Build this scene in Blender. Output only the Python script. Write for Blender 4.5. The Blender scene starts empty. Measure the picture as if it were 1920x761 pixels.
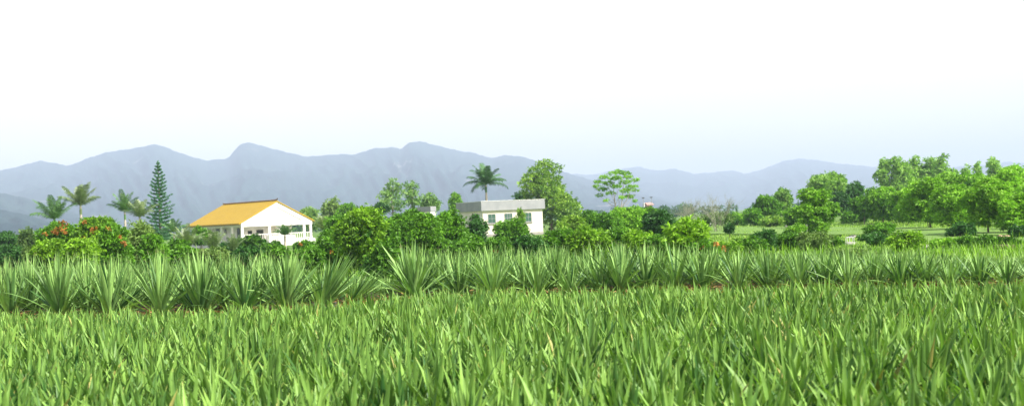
import bpy, math
import numpy as np
from mathutils import Vector, Matrix
R = math.radians
scn = bpy.context.scene
COL = scn.collection
rng = np.random.default_rng(11)

# ------------------------------------------------------------------ camera
F = 2200.0; CX, CY = 960.0, 380.5
CAMZ = 2.2; PITCH = R(0.768); ROLL = R(2.4)
fw = np.array([0, math.cos(PITCH), math.sin(PITCH)])
r0 = np.array([1.0, 0, 0]); u0 = np.array([0, -math.sin(PITCH), math.cos(PITCH)])
rt = math.cos(ROLL)*r0 - math.sin(ROLL)*u0
up = math.sin(ROLL)*r0 + math.cos(ROLL)*u0
CAM = np.array([0, 0, CAMZ])
def at(px, py, Y):
    "world point seen at a photograph pixel, at the distance Y"
    d = fw + (px-CX)/F*rt + (CY-py)/F*up
    return CAM + d*(Y/d[1])
def ground_y(px, py, z=0.0):
    d = fw + (px-CX)/F*rt + (CY-py)/F*up
    t = (z-CAMZ)/d[2]
    return d[1]*t
def to_px(P):
    P = np.asarray(P, float); d = P-CAM
    zc = d@fw
    return CX+F*(d@rt)/zc, CY-F*(d@up)/zc
cd = bpy.data.cameras.new('camera'); cam = bpy.data.objects.new('camera', cd); COL.objects.link(cam)
cam.matrix_world = Matrix(((rt[0], up[0], -fw[0], 0), (rt[1], up[1], -fw[1], 0), (rt[2], up[2], -fw[2], CAMZ), (0, 0, 0, 1)))
cd.sensor_width = 36; cd.lens = 36*F/1920; cd.clip_start = 0.1; cd.clip_end = 60000
cd.dof.use_dof = True; cd.dof.focus_distance = 28.0; cd.dof.aperture_fstop = 1.7
scn.camera = cam

# ------------------------------------------------------------------ tagging and linking
def tag(o, label=None, cat=None, group=None, kind=None):
    if label: o['label'] = label
    if cat: o['category'] = cat
    if group: o['group'] = group
    if kind: o['kind'] = kind
    return o
def link(name, me, parent=None, loc=None, rz=0.0):
    o = bpy.data.objects.new(name, me); COL.objects.link(o)
    if parent is not None: o.parent = parent
    if loc is not None: o.location = loc
    o.rotation_euler = (0, 0, rz)
    return o
def empty(name, loc, rz=0.0):
    o = link(name, None, None, tuple(float(c) for c in loc), rz); o.empty_display_size = .2
    return o

# ------------------------------------------------------------------ mesh builders
def quad_mesh(name, V, Q, mat, attrs=None, smooth=True):
    V = np.ascontiguousarray(V, np.float32); Q = np.ascontiguousarray(Q, np.int32)
    me = bpy.data.meshes.new(name)
    me.vertices.add(len(V)); me.vertices.foreach_set('co', V.ravel())
    me.loops.add(Q.size); me.loops.foreach_set('vertex_index', Q.ravel())
    me.polygons.add(len(Q)); me.polygons.foreach_set('loop_start', np.arange(0, Q.size, 4, dtype=np.int32))
    me.polygons.foreach_set('use_smooth', np.full(len(Q), smooth))
    for k, a in (attrs or {}).items():
        at_ = me.attributes.new(k, 'FLOAT', 'POINT'); at_.data.foreach_set('value', np.ascontiguousarray(a, np.float32).ravel())
    me.update(calc_edges=True); me.validate()
    if mat: me.materials.append(mat)
    return me
class QB:
    "collects all-quad geometry"
    def __init__(s): s.V=[]; s.Q=[]; s.T=[]; s.A=[]; s.n=0
    def add(s, V, Q, tint=0.5, along=0.5):
        V = np.asarray(V, float).reshape(-1, 3)
        s.V.append(V); s.Q.append(np.asarray(Q).reshape(-1, 4)+s.n)
        s.T.append(np.broadcast_to(tint, (len(V),)).astype(float)); s.A.append(np.broadcast_to(along, (len(V),)).astype(float))
        s.n += len(V)
    def mesh(s, name, mat, smooth=True):
        return quad_mesh(name, np.concatenate(s.V), np.concatenate(s.Q), mat, {'tint': np.concatenate(s.T), 'along': np.concatenate(s.A)}, smooth)
    def box(s, x0, x1, y0, y1, z0, z1, tint=.5):
        V = [(x0,y0,z0),(x1,y0,z0),(x1,y1,z0),(x0,y1,z0),(x0,y0,z1),(x1,y0,z1),(x1,y1,z1),(x0,y1,z1)]
        s.add(V, [(3,2,1,0),(4,5,6,7),(0,1,5,4),(1,2,6,5),(2,3,7,6),(3,0,4,7)], tint)
    def slab(s, P, n, th):
        "a quadrilateral P (4 points) given the thickness th along n"
        P = np.asarray(P, float); Pn = P+np.asarray(n)*th
        s.add(np.concatenate([P, Pn]), [(3,2,1,0),(4,5,6,7),(0,1,5,4),(1,2,6,5),(2,3,7,6),(3,0,4,7)])
    def tube(s, pts, rad, sides=6, tint=.5):
        pts = np.asarray(pts, float); n = len(pts); rad = np.broadcast_to(rad, (n,))
        d = np.gradient(pts, axis=0); d /= np.linalg.norm(d, axis=1)[:, None]+1e-9
        ref = np.array([0.0, 1, 0]) if abs(d[0][1]) < .8 else np.array([1.0, 0, 0])
        a = np.cross(d, ref); a /= np.linalg.norm(a, axis=1)[:, None]+1e-9
        b = np.cross(d, a)
        th = np.arange(sides)/sides*2*math.pi
        V = pts[:, None]+rad[:, None, None]*(np.cos(th)[None, :, None]*a[:, None]+np.sin(th)[None, :, None]*b[:, None])
        Q = []
        for i in range(n-1):
            for j in range(sides):
                k = (j+1) % sides
                Q.append((i*sides+j, i*sides+k, (i+1)*sides+k, (i+1)*sides+j))
        s.add(V, Q, tint, np.repeat(np.linspace(0, 1, n), sides))

def blades(qb, base, az, th0, bend, length, width, tint, S=6, fold=.35, pw=1.5, prof='sword', twist=None):
    "long channelled leaves: base (N,3), azimuth, angle from the vertical, added bend towards the tip"
    N = len(az)
    t = np.linspace(0, 1, S+1)
    th = th0[:, None]+bend[:, None]*t[None, :]**pw
    seg = length[:, None]/S
    thm = (th[:, 1:]+th[:, :-1])/2
    h = np.concatenate([np.zeros((N, 1)), np.cumsum(np.sin(thm)*seg, 1)], 1)
    z = np.concatenate([np.zeros((N, 1)), np.cumsum(np.cos(thm)*seg, 1)], 1)
    ca, sa = np.cos(az)[:, None], np.sin(az)[:, None]
    C = np.stack([base[:, 0:1]+h*ca, base[:, 1:2]+h*sa, base[:, 2:3]+z], -1)
    if prof == 'sword': w = (0.80+0.55*np.sqrt(t))*np.clip(1-t, 0, 1)**0.85
    elif prof == 'oval': w = np.sin(np.pi*np.clip(t*.93+.05, 0, 1))**.8
    w = np.maximum(w, 0.03)[None, :]*width[:, None]*.5
    side = np.stack([-sa+0*th, ca+0*th, 0*th], -1)
    if twist is not None:
        nrm0 = np.stack([-np.cos(th)*ca, -np.cos(th)*sa, np.sin(th)], -1)
        tw = (twist[:, None]*t[None])[..., None]
        side = side*np.cos(tw)+nrm0*np.sin(tw)
    nrm = np.stack([-np.cos(th)*ca, -np.cos(th)*sa, np.sin(th)], -1)
    L = C+side*w[..., None]+nrm*(w*fold)[..., None]
    Rr = C-side*w[..., None]+nrm*(w*fold)[..., None]
    V = np.stack([L, C, Rr], 2).reshape(N, -1, 3)
    q = []
    for i in range(S):
        a = i*3
        q += [(a, a+1, a+4, a+3), (a+1, a+2, a+5, a+4)]
    q = np.array(q)
    Q = (q[None]+(np.arange(N)*(S+1)*3)[:, None, None]).reshape(-1, 4)
    qb.add(V.reshape(-1, 3), Q, np.repeat(tint, (S+1)*3), np.tile(np.repeat(t, 3), N))

def leaves(qb, pos, dirn, length, width, tint, rg, fold=.25):
    "one folded diamond per leaf along dirn"
    N = len(pos)
    d = dirn/(np.linalg.norm(dirn, axis=1)[:, None]+1e-9)
    r = rg.normal(size=(N, 3)); r[:, 2] *= .35
    s = np.cross(d, r); s /= np.linalg.norm(s, axis=1)[:, None]+1e-9
    # leaves tend to show their faces upward
    n = np.cross(s, d)
    mid = pos+d*(length*.45)[:, None]
    V = np.stack([pos, mid+s*(width*.5)[:, None]+n*(width*fold)[:, None], pos+d*length[:, None]-np.array([0, 0, 1])*(length*.12)[:, None], mid-s*(width*.5)[:, None]+n*(width*fold)[:, None]], 1)
    Q = np.arange(N*4).reshape(N, 4)
    qb.add(V.reshape(-1, 3), Q, np.repeat(tint, 4), np.tile([0, .5, 1, .5], N))

def unit(rg, n, upbias=0.0):
    v = rg.normal(size=(n, 3)); v /= np.linalg.norm(v, axis=1)[:, None]
    v[:, 2] += upbias; v /= np.linalg.norm(v, axis=1)[:, None]
    return v
def foliage(qb, clumps, rg, ll, lw, cover=4.0, tuft=6, flat=False, droop=.2, base_tint=.45, tint_var=.25):
    "clumps: (centre, radii); leaf tufts spread through each one, denser at the skin"
    for c, r in clumps:
        c = np.asarray(c); r = np.asarray(r)
        area = math.pi*r[0]*max(r[2], r[0]*.5)*1.6
        nt = max(6, int(area*cover/(.5*ll*lw*tuft)))
        d = unit(rg, nt, .25)
        rad = rg.random(nt)**.35
        rad = np.where(rg.random(nt) < .12, rad*1.22, rad)
        bump = 1+.18*np.sin(d[:, 0]*5+c[0]*7)*np.sin(d[:, 1]*4+c[1])+.1*np.sin(d[:, 2]*9+c[2])
        p = c+d*r*(rad*bump)[:, None]
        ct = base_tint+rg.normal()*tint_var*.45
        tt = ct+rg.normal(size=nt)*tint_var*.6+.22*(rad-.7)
        P = np.repeat(p, tuft, 0)
        D = np.repeat(d, tuft, 0)*(.25 if flat else .75)+unit(rg, nt*tuft)*np.array([1, 1, .35 if flat else .8])
        D[:, 2] -= droop
        P = P+rg.normal(size=P.shape)*ll*.18
        n = len(P)
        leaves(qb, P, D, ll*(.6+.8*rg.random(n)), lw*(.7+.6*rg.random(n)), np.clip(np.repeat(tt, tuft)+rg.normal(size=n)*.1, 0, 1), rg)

# ------------------------------------------------------------------ materials
def new_mat(name):
    m = bpy.data.materials.new(name); m.use_nodes = True
    nt = m.node_tree; nt.nodes.clear()
    out = nt.nodes.new('ShaderNodeOutputMaterial')
    return m, nt, out
def N(nt, t, **kw):
    n = nt.nodes.new(t)
    for k, v in kw.items(): setattr(n, k, v)
    return n
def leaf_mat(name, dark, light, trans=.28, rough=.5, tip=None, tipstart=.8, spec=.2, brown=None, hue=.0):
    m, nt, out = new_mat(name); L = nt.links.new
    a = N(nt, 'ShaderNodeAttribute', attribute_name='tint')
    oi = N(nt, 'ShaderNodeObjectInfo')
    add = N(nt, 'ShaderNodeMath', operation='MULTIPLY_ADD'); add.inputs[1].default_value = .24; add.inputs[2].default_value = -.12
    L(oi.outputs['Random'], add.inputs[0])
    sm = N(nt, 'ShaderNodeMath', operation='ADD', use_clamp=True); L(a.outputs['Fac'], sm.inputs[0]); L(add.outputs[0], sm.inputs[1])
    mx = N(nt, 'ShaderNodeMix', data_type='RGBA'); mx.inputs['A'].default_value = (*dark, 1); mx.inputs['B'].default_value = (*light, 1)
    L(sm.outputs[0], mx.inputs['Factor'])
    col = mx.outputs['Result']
    tc = N(nt, 'ShaderNodeTexCoord'); nz = N(nt, 'ShaderNodeTexNoise'); nz.inputs['Scale'].default_value = 6; nz.inputs['Detail'].default_value = 4
    L(tc.outputs['Object'], nz.inputs['Vector'])
    mr = N(nt, 'ShaderNodeMapRange'); mr.inputs['From Min'].default_value = .3; mr.inputs['From Max'].default_value = .7; mr.inputs['To Min'].default_value = .78; mr.inputs['To Max'].default_value = 1.22
    L(nz.outputs['Fac'], mr.inputs['Value'])
    mv = N(nt, 'ShaderNodeHueSaturation'); L(col, mv.inputs['Color']); L(mr.outputs[0], mv.inputs['Value']); col = mv.outputs['Color']
    if tip:
        al = N(nt, 'ShaderNodeAttribute', attribute_name='along')
        r2 = N(nt, 'ShaderNodeMapRange'); r2.inputs['From Min'].default_value = tipstart; r2.inputs['From Max'].default_value = 1.0; L(al.outputs['Fac'], r2.inputs['Value'])
        r3 = N(nt, 'ShaderNodeMapRange'); r3.inputs['From Min'].default_value = .5; r3.inputs['From Max'].default_value = .62; L(nz.outputs['Fac'], r3.inputs['Value'])
        ml = N(nt, 'ShaderNodeMath', operation='MULTIPLY'); L(r2.outputs[0], ml.inputs[0]); L(r3.outputs[0], ml.inputs[1])
        m2 = N(nt, 'ShaderNodeMix', data_type='RGBA'); L(ml.outputs[0], m2.inputs['Factor']); L(col, m2.inputs['A']); m2.inputs['B'].default_value = (*tip, 1); col = m2.outputs['Result']
    if brown:   # leaves whose tint is pushed above one are dying
        r4 = N(nt, 'ShaderNodeMapRange'); r4.inputs['From Min'].default_value = 1.2; r4.inputs['From Max'].default_value = 1.6; L(a.outputs['Fac'], r4.inputs['Value'])
        m3 = N(nt, 'ShaderNodeMix', data_type='RGBA'); L(r4.outputs[0], m3.inputs['Factor']); L(col, m3.inputs['A']); m3.inputs['B'].default_value = (*brown, 1); col = m3.outputs['Result']
    p = N(nt, 'ShaderNodeBsdfPrincipled'); p.inputs['Roughness'].default_value = rough; p.inputs['Specular IOR Level'].default_value = spec
    L(col, p.inputs['Base Color'])
    tr = N(nt, 'ShaderNodeBsdfTranslucent')
    tcol = N(nt, 'ShaderNodeMix', data_type='RGBA', blend_type='MULTIPLY'); tcol.inputs['Factor'].default_value = 1; L(col, tcol.inputs['A']); tcol.inputs['B'].default_value = (1.25, 1.5, .5, 1)
    L(tcol.outputs['Result'], tr.inputs['Color'])
    ms = N(nt, 'ShaderNodeMixShader'); ms.inputs[0].default_value = trans
    L(p.outputs[0], ms.inputs[1]); L(tr.outputs[0], ms.inputs[2]); L(ms.outputs[0], out.inputs['Surface'])
    return m
def surf(name, c1, c2, scale=8, rough=.8, bump=0.0, detail=6, spec=.3, coords='Object', dist=.02, metallic=0):
    m, nt, out = new_mat(name); L = nt.links.new
    tc = N(nt, 'ShaderNodeTexCoord'); nz = N(nt, 'ShaderNodeTexNoise'); nz.inputs['Scale'].default_value = scale; nz.inputs['Detail'].default_value = detail
    L(tc.outputs[coords], nz.inputs['Vector'])
    mr = N(nt, 'ShaderNodeMapRange'); mr.inputs['From Min'].default_value = .3; mr.inputs['From Max'].default_value = .7; L(nz.outputs['Fac'], mr.inputs['Value'])
    mx = N(nt, 'ShaderNodeMix', data_type='RGBA'); mx.inputs['A'].default_value = (*c1, 1); mx.inputs['B'].default_value = (*c2, 1); L(mr.outputs[0], mx.inputs['Factor'])
    p = N(nt, 'ShaderNodeBsdfPrincipled'); p.inputs['Roughness'].default_value = rough; p.inputs['Specular IOR Level'].default_value = spec; p.inputs['Metallic'].default_value = metallic
    L(mx.outputs['Result'], p.inputs['Base Color'])
    if bump:
        b = N(nt, 'ShaderNodeBump'); b.inputs['Strength'].default_value = bump; b.inputs['Distance'].default_value = dist
        L(nz.outputs['Fac'], b.inputs['Height']); L(b.outputs[0], p.inputs['Normal'])
    L(p.outputs[0], out.inputs['Surface'])
    return m

M = {}
M['young'] = leaf_mat('young_leaf', (.034, .105, .022), (.24, .405, .08), trans=.2, rough=.45, tip=(.36, .36, .10), tipstart=.9, spec=.18, brown=(.32, .25, .08))
M['rosette'] = leaf_mat('rosette_leaf', (.04, .115, .028), (.28, .46, .13), trans=.16, rough=.45, tip=(.36, .33, .16), tipstart=.9, spec=.2, brown=(.35, .24, .1))
M['withered'] = leaf_mat('withered_leaf', (.16, .075, .03), (.50, .33, .14), trans=.15, rough=.8, spec=.1)
M['glossy'] = leaf_mat('glossy_leaf', (.012, .06, .008), (.15, .35, .022), trans=.22, rough=.5, spec=.22)
M['bright'] = leaf_mat('bright_leaf', (.022, .09, .008), (.25, .46, .028), trans=.26, rough=.5, spec=.22)
M['darkleaf'] = leaf_mat('dark_leaf', (.012, .05, .012), (.06, .17, .03), trans=.2, rough=.45)
M['olive'] = leaf_mat('olive_leaf', (.06, .12, .03), (.22, .34, .08), trans=.25, rough=.55)
M['yellowgreen'] = leaf_mat('yellow_green_leaf', (.05, .14, .02), (.33, .51, .07), trans=.3, rough=.5)
M['feathery'] = leaf_mat('feathery_leaf', (.025, .11, .010), (.27, .52, .04), trans=.28, rough=.5)
M['pale'] = leaf_mat('pale_leaf', (.09, .20, .06), (.33, .50, .15), trans=.3, rough=.5)
M['gum'] = leaf_mat('gum_leaf', (.04, .14, .025), (.36, .58, .12), trans=.28, rough=.5)
M['conifer'] = leaf_mat('conifer_needle', (.025, .11, .045), (.14, .35, .13), trans=.1, rough=.55)
M['palm'] = leaf_mat('palm_leaflet', (.018, .065, .022), (.15, .30, .07), trans=.22, rough=.4, spec=.5)
M['palmdark'] = leaf_mat('dark_palm_leaflet', (.010, .045, .018), (.10, .22, .065), trans=.15, rough=.45)
M['palmpale'] = leaf_mat('pale_palm_leaflet', (.07, .12, .05), (.30, .38, .16), trans=.22, rough=.45, spec=.5)
M['orange'] = leaf_mat('orange_petal', (.30, .13, .03), (.50, .23, .05), trans=.3, rough=.6)
M['bark'] = surf('grey_bark', (.10, .075, .05), (.28, .23, .17), 14, .9, .6)
M['palebark'] = surf('pale_bark', (.30, .26, .20), (.48, .43, .36), 10, .85, .4)
M['twig'] = surf('dry_twig', (.20, .21, .15), (.34, .34, .25), 10, .9)
M['white'] = surf('white_plaster', (.66, .63, .58), (.80, .78, .74), .8, .85)
M['cream'] = surf('cream_plaster', (.66, .62, .50), (.73, .69, .58), 1.0, .85)
M['greymetal'] = surf('grey_fascia_panel', (.23, .24, .25), (.30, .305, .31), .8, .6)
M['darkframe'] = surf('dark_frame', (.05, .05, .045), (.09, .09, .08), 5, .6)
M['whiteframe'] = surf('white_frame', (.62, .62, .6), (.74, .74, .72), 5, .6)
M['concrete'] = surf('concrete', (.20, .19, .17), (.34, .32, .29), 5, .9, .5)
M['redwall'] = surf('red_plaster', (.34, .2, .17), (.4, .26, .22), 3, .9)
M['stone'] = surf('tan_stone', (.26, .18, .10), (.42, .31, .2), 6, .85, .6)
M['plastic'] = surf('mulch_film', (.03, .033, .04), (.10, .105, .12), 9, .35, .8, spec=.6)
M['earth'] = surf('earth', (.06, .05, .03), (.14, .12, .06), 4, .95, .8)
M['path'] = surf('pale_path', (.32, .30, .26), (.46, .43, .38), 2, .95, .4)

def glass_mat(name, c):
    m, nt, out = new_mat(name)
    p = N(nt, 'ShaderNodeBsdfPrincipled'); p.inputs['Base Color'].default_value = (*c, 1); p.inputs['Roughness'].default_value = .08; p.inputs['Specular IOR Level'].default_value = .8
    nt.links.new(p.outputs[0], out.inputs['Surface']); return m
M['greenglass'] = glass_mat('green_glass', (.05, .11, .08)); M['darkglass'] = glass_mat('dark_glass', (.03, .035, .04))

def roof_mat():
    m, nt, out = new_mat('yellow_roof_tile'); L = nt.links.new
    tc = N(nt, 'ShaderNodeTexCoord')
    wv = N(nt, 'ShaderNodeTexWave', wave_type='BANDS', bands_direction='Y'); wv.inputs['Scale'].default_value = .8; wv.inputs['Distortion'].default_value = .15
    L(tc.outputs['Object'], wv.inputs['Vector'])
    wx = N(nt, 'ShaderNodeTexWave', wave_type='BANDS', bands_direction='X', wave_profile='SAW'); wx.inputs['Scale'].default_value = .9; L(tc.outputs['Object'], wx.inputs['Vector'])
    nz = N(nt, 'ShaderNodeTexNoise'); nz.inputs['Scale'].default_value = 1.1; nz.inputs['Detail'].default_value = 7; L(tc.outputs['Object'], nz.inputs['Vector'])
    mx = N(nt, 'ShaderNodeMix', data_type='RGBA'); mx.inputs['A'].default_value = (.36, .225, .004, 1); mx.inputs['B'].default_value = (.47, .30, .008, 1); L(nz.outputs['Fac'], mx.inputs['Factor'])
    ad = N(nt, 'ShaderNodeMath', operation='ADD'); L(wv.outputs['Fac'], ad.inputs[0]); L(wx.outputs['Fac'], ad.inputs[1])
    b = N(nt, 'ShaderNodeBump'); b.inputs['Strength'].default_value = .7; b.inputs['Distance'].default_value = .07; L(ad.outputs[0], b.inputs['Height'])
    p = N(nt, 'ShaderNodeBsdfPrincipled'); p.inputs['Roughness'].default_value = .55
    L(mx.outputs['Result'], p.inputs['Base Color']); L(b.outputs[0], p.inputs['Normal']); L(p.outputs[0], out.inputs['Surface'])
    return m
M['roof'] = roof_mat()
M['ridge'] = surf('dark_ridge_tile', (.16, .10, .06), (.26, .17, .1), 4, .8)

def ground_mat():
    m, nt, out = new_mat('field_ground'); L = nt.links.new
    tc = N(nt, 'ShaderNodeTexCoord')
    n1 = N(nt, 'ShaderNodeTexNoise'); n1.inputs['Scale'].default_value = 1.5; n1.inputs['Detail'].default_value = 9; L(tc.outputs['Object'], n1.inputs['Vector'])
    n2 = N(nt, 'ShaderNodeTexNoise'); n2.inputs['Scale'].default_value = .035; n2.inputs['Detail'].default_value = 5; L(tc.outputs['Object'], n2.inputs['Vector'])
    soil = N(nt, 'ShaderNodeMix', data_type='RGBA'); soil.inputs['A'].default_value = (.055, .035, .02, 1); soil.inputs['B'].default_value = (.17, .11, .06, 1); L(n1.outputs['Fac'], soil.inputs['Factor'])
    gr = N(nt, 'ShaderNodeMix', data_type='RGBA'); gr.inputs['A'].default_value = (.045, .11, .02, 1); gr.inputs['B'].default_value = (.15, .23, .05, 1)
    ad = N(nt, 'ShaderNodeMath', operation='MULTIPLY_ADD', use_clamp=True); L(n1.outputs['Fac'], ad.inputs[0]); ad.inputs[1].default_value = .8; L(n2.outputs['Fac'], ad.inputs[2])
    sb = N(nt, 'ShaderNodeMath', operation='SUBTRACT', use_clamp=True); L(ad.outputs[0], sb.inputs[0]); sb.inputs[1].default_value = .4; L(sb.outputs[0], gr.inputs['Factor'])
    sx = N(nt, 'ShaderNodeSeparateXYZ'); L(tc.outputs['Object'], sx.inputs[0])
    mr = N(nt, 'ShaderNodeMapRange'); mr.inputs['From Min'].default_value = 36; mr.inputs['From Max'].default_value = 44; L(sx.outputs['Y'], mr.inputs['Value'])
    mx = N(nt, 'ShaderNodeMix', data_type='RGBA'); L(mr.outputs[0], mx.inputs['Factor']); L(soil.outputs['Result'], mx.inputs['A']); L(gr.outputs['Result'], mx.inputs['B'])
    p = N(nt, 'ShaderNodeBsdfPrincipled'); p.inputs['Roughness'].default_value = .95; p.inputs['Specular IOR Level'].default_value = .1
    b = N(nt, 'ShaderNodeBump'); b.inputs['Strength'].default_value = .7; b.inputs['Distance'].default_value = .08; L(n1.outputs['Fac'], b.inputs['Height'])
    L(mx.outputs['Result'], p.inputs['Base Color']); L(b.outputs[0], p.inputs['Normal']); L(p.outputs[0], out.inputs['Surface'])
    return m
def paddock_mat():
    m, nt, out = new_mat('paddock_turf'); L = nt.links.new
    tc = N(nt, 'ShaderNodeTexCoord')
    mp = N(nt, 'ShaderNodeMapping'); mp.inputs['Scale'].default_value = (1, .5, 1); L(tc.outputs['Object'], mp.inputs['Vector'])
    n1 = N(nt, 'ShaderNodeTexNoise'); n1.inputs['Scale'].default_value = .5; n1.inputs['Detail'].default_value = 8; L(mp.outputs[0], n1.inputs['Vector'])
    n2 = N(nt, 'ShaderNodeTexNoise'); n2.inputs['Scale'].default_value = 6; n2.inputs['Detail'].default_value = 5; L(tc.outputs['Object'], n2.inputs['Vector'])
    c = N(nt, 'ShaderNodeMix', data_type='RGBA'); c.inputs['A'].default_value = (.07, .15, .03, 1); c.inputs['B'].default_value = (.17, .26, .065, 1); L(n1.outputs['Fac'], c.inputs['Factor'])
    h = N(nt, 'ShaderNodeHueSaturation'); L(c.outputs['Result'], h.inputs['Color'])
    mr = N(nt, 'ShaderNodeMapRange'); mr.inputs['To Min'].default_value = .6; mr.inputs['To Max'].default_value = 1.4; L(n2.outputs['Fac'], mr.inputs['Value']); L(mr.outputs[0], h.inputs['Value'])
    p = N(nt, 'ShaderNodeBsdfPrincipled'); p.inputs['Roughness'].default_value = .95; p.inputs['Specular IOR Level'].default_value = .1
    L(h.outputs[0], p.inputs['Base Color']); L(p.outputs[0], out.inputs['Surface'])
    return m
def mountain_mat(name, scl, rockamt):
    m, nt, out = new_mat(name); L = nt.links.new
    tc = N(nt, 'ShaderNodeTexCoord')
    n1 = N(nt, 'ShaderNodeTexNoise'); n1.inputs['Scale'].default_value = .004*scl; n1.inputs['Detail'].default_value = 10; n1.inputs['Roughness'].default_value = .65; L(tc.outputs['Object'], n1.inputs['Vector'])
    n2 = N(nt, 'ShaderNodeTexNoise'); n2.inputs['Scale'].default_value = .0042*scl; n2.inputs['Detail'].default_value = 9; n2.inputs['Roughness'].default_value = .6
    mp = N(nt, 'ShaderNodeMapping'); mp.inputs['Location'].default_value = (313, 77, 9); L(tc.outputs['Object'], mp.inputs['Vector']); L(mp.outputs[0], n2.inputs['Vector'])
    c = N(nt, 'ShaderNodeMix', data_type='RGBA'); c.inputs['A'].default_value = (.010, .026, .030, 1); c.inputs['B'].default_value = (.022, .048, .042, 1)
    r0_ = N(nt, 'ShaderNodeMapRange'); r0_.inputs['From Min'].default_value = .35; r0_.inputs['From Max'].default_value = .65; L(n1.outputs['Fac'], r0_.inputs['Value']); L(r0_.outputs[0], c.inputs['Factor'])
    r1 = N(nt, 'ShaderNodeMapRange'); r1.inputs['From Min'].default_value = rockamt; r1.inputs['From Max'].default_value = rockamt+.03; L(n2.outputs['Fac'], r1.inputs['Value'])
    k = N(nt, 'ShaderNodeMix', data_type='RGBA'); L(r1.outputs[0], k.inputs['Factor']); L(c.outputs['Result'], k.inputs['A']); k.inputs['B'].default_value = (.17, .16, .15, 1)
    p = N(nt, 'ShaderNodeBsdfPrincipled'); p.inputs['Roughness'].default_value = 1; p.inputs['Specular IOR Level'].default_value = 0
    L(k.outputs['Result'], p.inputs['Base Color']); L(p.outputs[0], out.inputs['Surface'])
    return m

# ------------------------------------------------------------------ terrain
def bed_z(x, y):
    "raised planting bed behind the front field"
    px = CX+x/y*F
    yf = bed_front(px)
    e = np.clip((y-(yf-.75))/.7, 0, 1)
    return .22*e*e*(3-2*e)
def horizon(px): return 410+(960-px)*math.tan(ROLL)
BX = np.array([-400, 0, 300, 450, 620, 780, 1050, 1250, 1600, 1900, 2300])
BYpx = np.array([612, 600, 596, 591, 578, 562, 556, 549, 545, 539, 530])
BYW = np.array([ground_y(a, b, .22) for a, b in zip(BX, BYpx)])
def bed_front(px): return np.interp(px, BX, BYW)
def sheet(name, x0, x1, y0, y1, nx, ny, fn, mat):
    xs = np.linspace(x0, x1, nx); ys = np.linspace(y0, y1, ny)
    X, Y = np.meshgrid(xs, ys, indexing='ij'); Z = fn(X, Y)
    V = np.stack([X, Y, Z], -1).reshape(-1, 3)
    i = np.arange(nx*ny).reshape(nx, ny)
    Q = np.stack([i[:-1, :-1], i[1:, :-1], i[1:, 1:], i[:-1, 1:]], -1).reshape(-1, 4)
    return quad_mesh(name, V, Q, mat)
# non-uniform ground grid: fine near, wide far
gx = np.concatenate([[-10400, -3000, -900, -300, -120], np.linspace(-60, 60, 61), [120, 300, 900, 3000, 10400]])
gy = np.concatenate([[-150, -30], np.linspace(0, 80, 61), [120, 180, 300, 700, 1500, 3000, 6000, 11300]])
GX, GY = np.meshgrid(gx, gy, indexing='ij')
GZ = .03*np.sin(GX*.9)*np.sin(GY*.7)*(np.abs(GX) < 60)*(GY < 80)
i_ = np.arange(GX.size).reshape(GX.shape)
gme = quad_mesh('ground', np.stack([GX, GY, GZ], -1).reshape(-1, 3), np.stack([i_[:-1, :-1], i_[1:, :-1], i_[1:, 1:], i_[:-1, 1:]], -1).reshape(-1, 4), ground_mat())
tag(link('ground', gme), kind='structure')
# raised bed
soilm = surf('bed_soil', (.03, .02, .014), (.12, .08, .05), 5, .95, .9, dist=.06)
nb = 120
pxs = np.linspace(-350, 2270, nb); V = []
for p_ in pxs:
    yf = bed_front(p_)
    for k, (dy, z) in enumerate([(-.85, -.03), (-.55, .1), (-.3, .2), (0, .24), (.6, .23), (3, .22), (7.5, .22), (8.2, -.03)]):
        yy = yf+dy+.06*math.sin(p_*.05+k); V.append(((p_-CX)/F*yy, yy, z+.025*math.sin(p_*.11+k*2)))
i_ = np.arange(nb*8).reshape(nb, 8)
tag(link('planting_bed', quad_mesh('planting_bed', np.array(V), np.stack([i_[:-1, :-1], i_[1:, :-1], i_[1:, 1:], i_[:-1, 1:]], -1).reshape(-1, 4), soilm)), kind='structure')

# paddocks on the right, each a slightly raised turf sheet
pm = paddock_mat()
def flat_poly(name, pixels, z, mat, depth=0.0):
    P = [at(px, py, ground_y(px, py, z)) for px, py in pixels]
    qb = QB()
    n = 14; a, b, c, d = [np.array(p) for p in P]
    g = []
    for i in range(n+1):
        u = i/n
        for j in range(5):
            v = j/4
            p = (a*(1-u)+b*u)*(1-v)+(d*(1-u)+c*u)*v; g.append(p+np.array([0, 0, .02*math.sin(i*1.7+j)]))
    i2 = np.arange((n+1)*5).reshape(n+1, 5)
    qb.add(g, np.stack([i2[:-1, :-1], i2[1:, :-1], i2[1:, 1:], i2[:-1, 1:]], -1).reshape(-1, 4))
    # skirts down to the ground at the front edge
    if depth:
        for i in range(n):
            A = g[i*5]; B = g[(i+1)*5]
            qb.add([A-[0, 0, depth], B-[0, 0, depth], B, A], [(0, 1, 2, 3)])
    return qb.mesh(name, mat)
for k, (pix, z) in enumerate([([(1330, 438), (2000, 441), (2060, 428), (1330, 424)], .14), ([(1690, 455), (1960, 452), (1990, 444), (1700, 441)], .12)]):
    tag(link('paddock', flat_poly('paddock', pix, z, pm, .25)), kind='structure')
tag(link('path', flat_poly('path', [(1715, 463), (1760, 462), (1758, 456.5), (1718, 457)], .05, M['path'], .1)), kind='structure')

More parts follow.
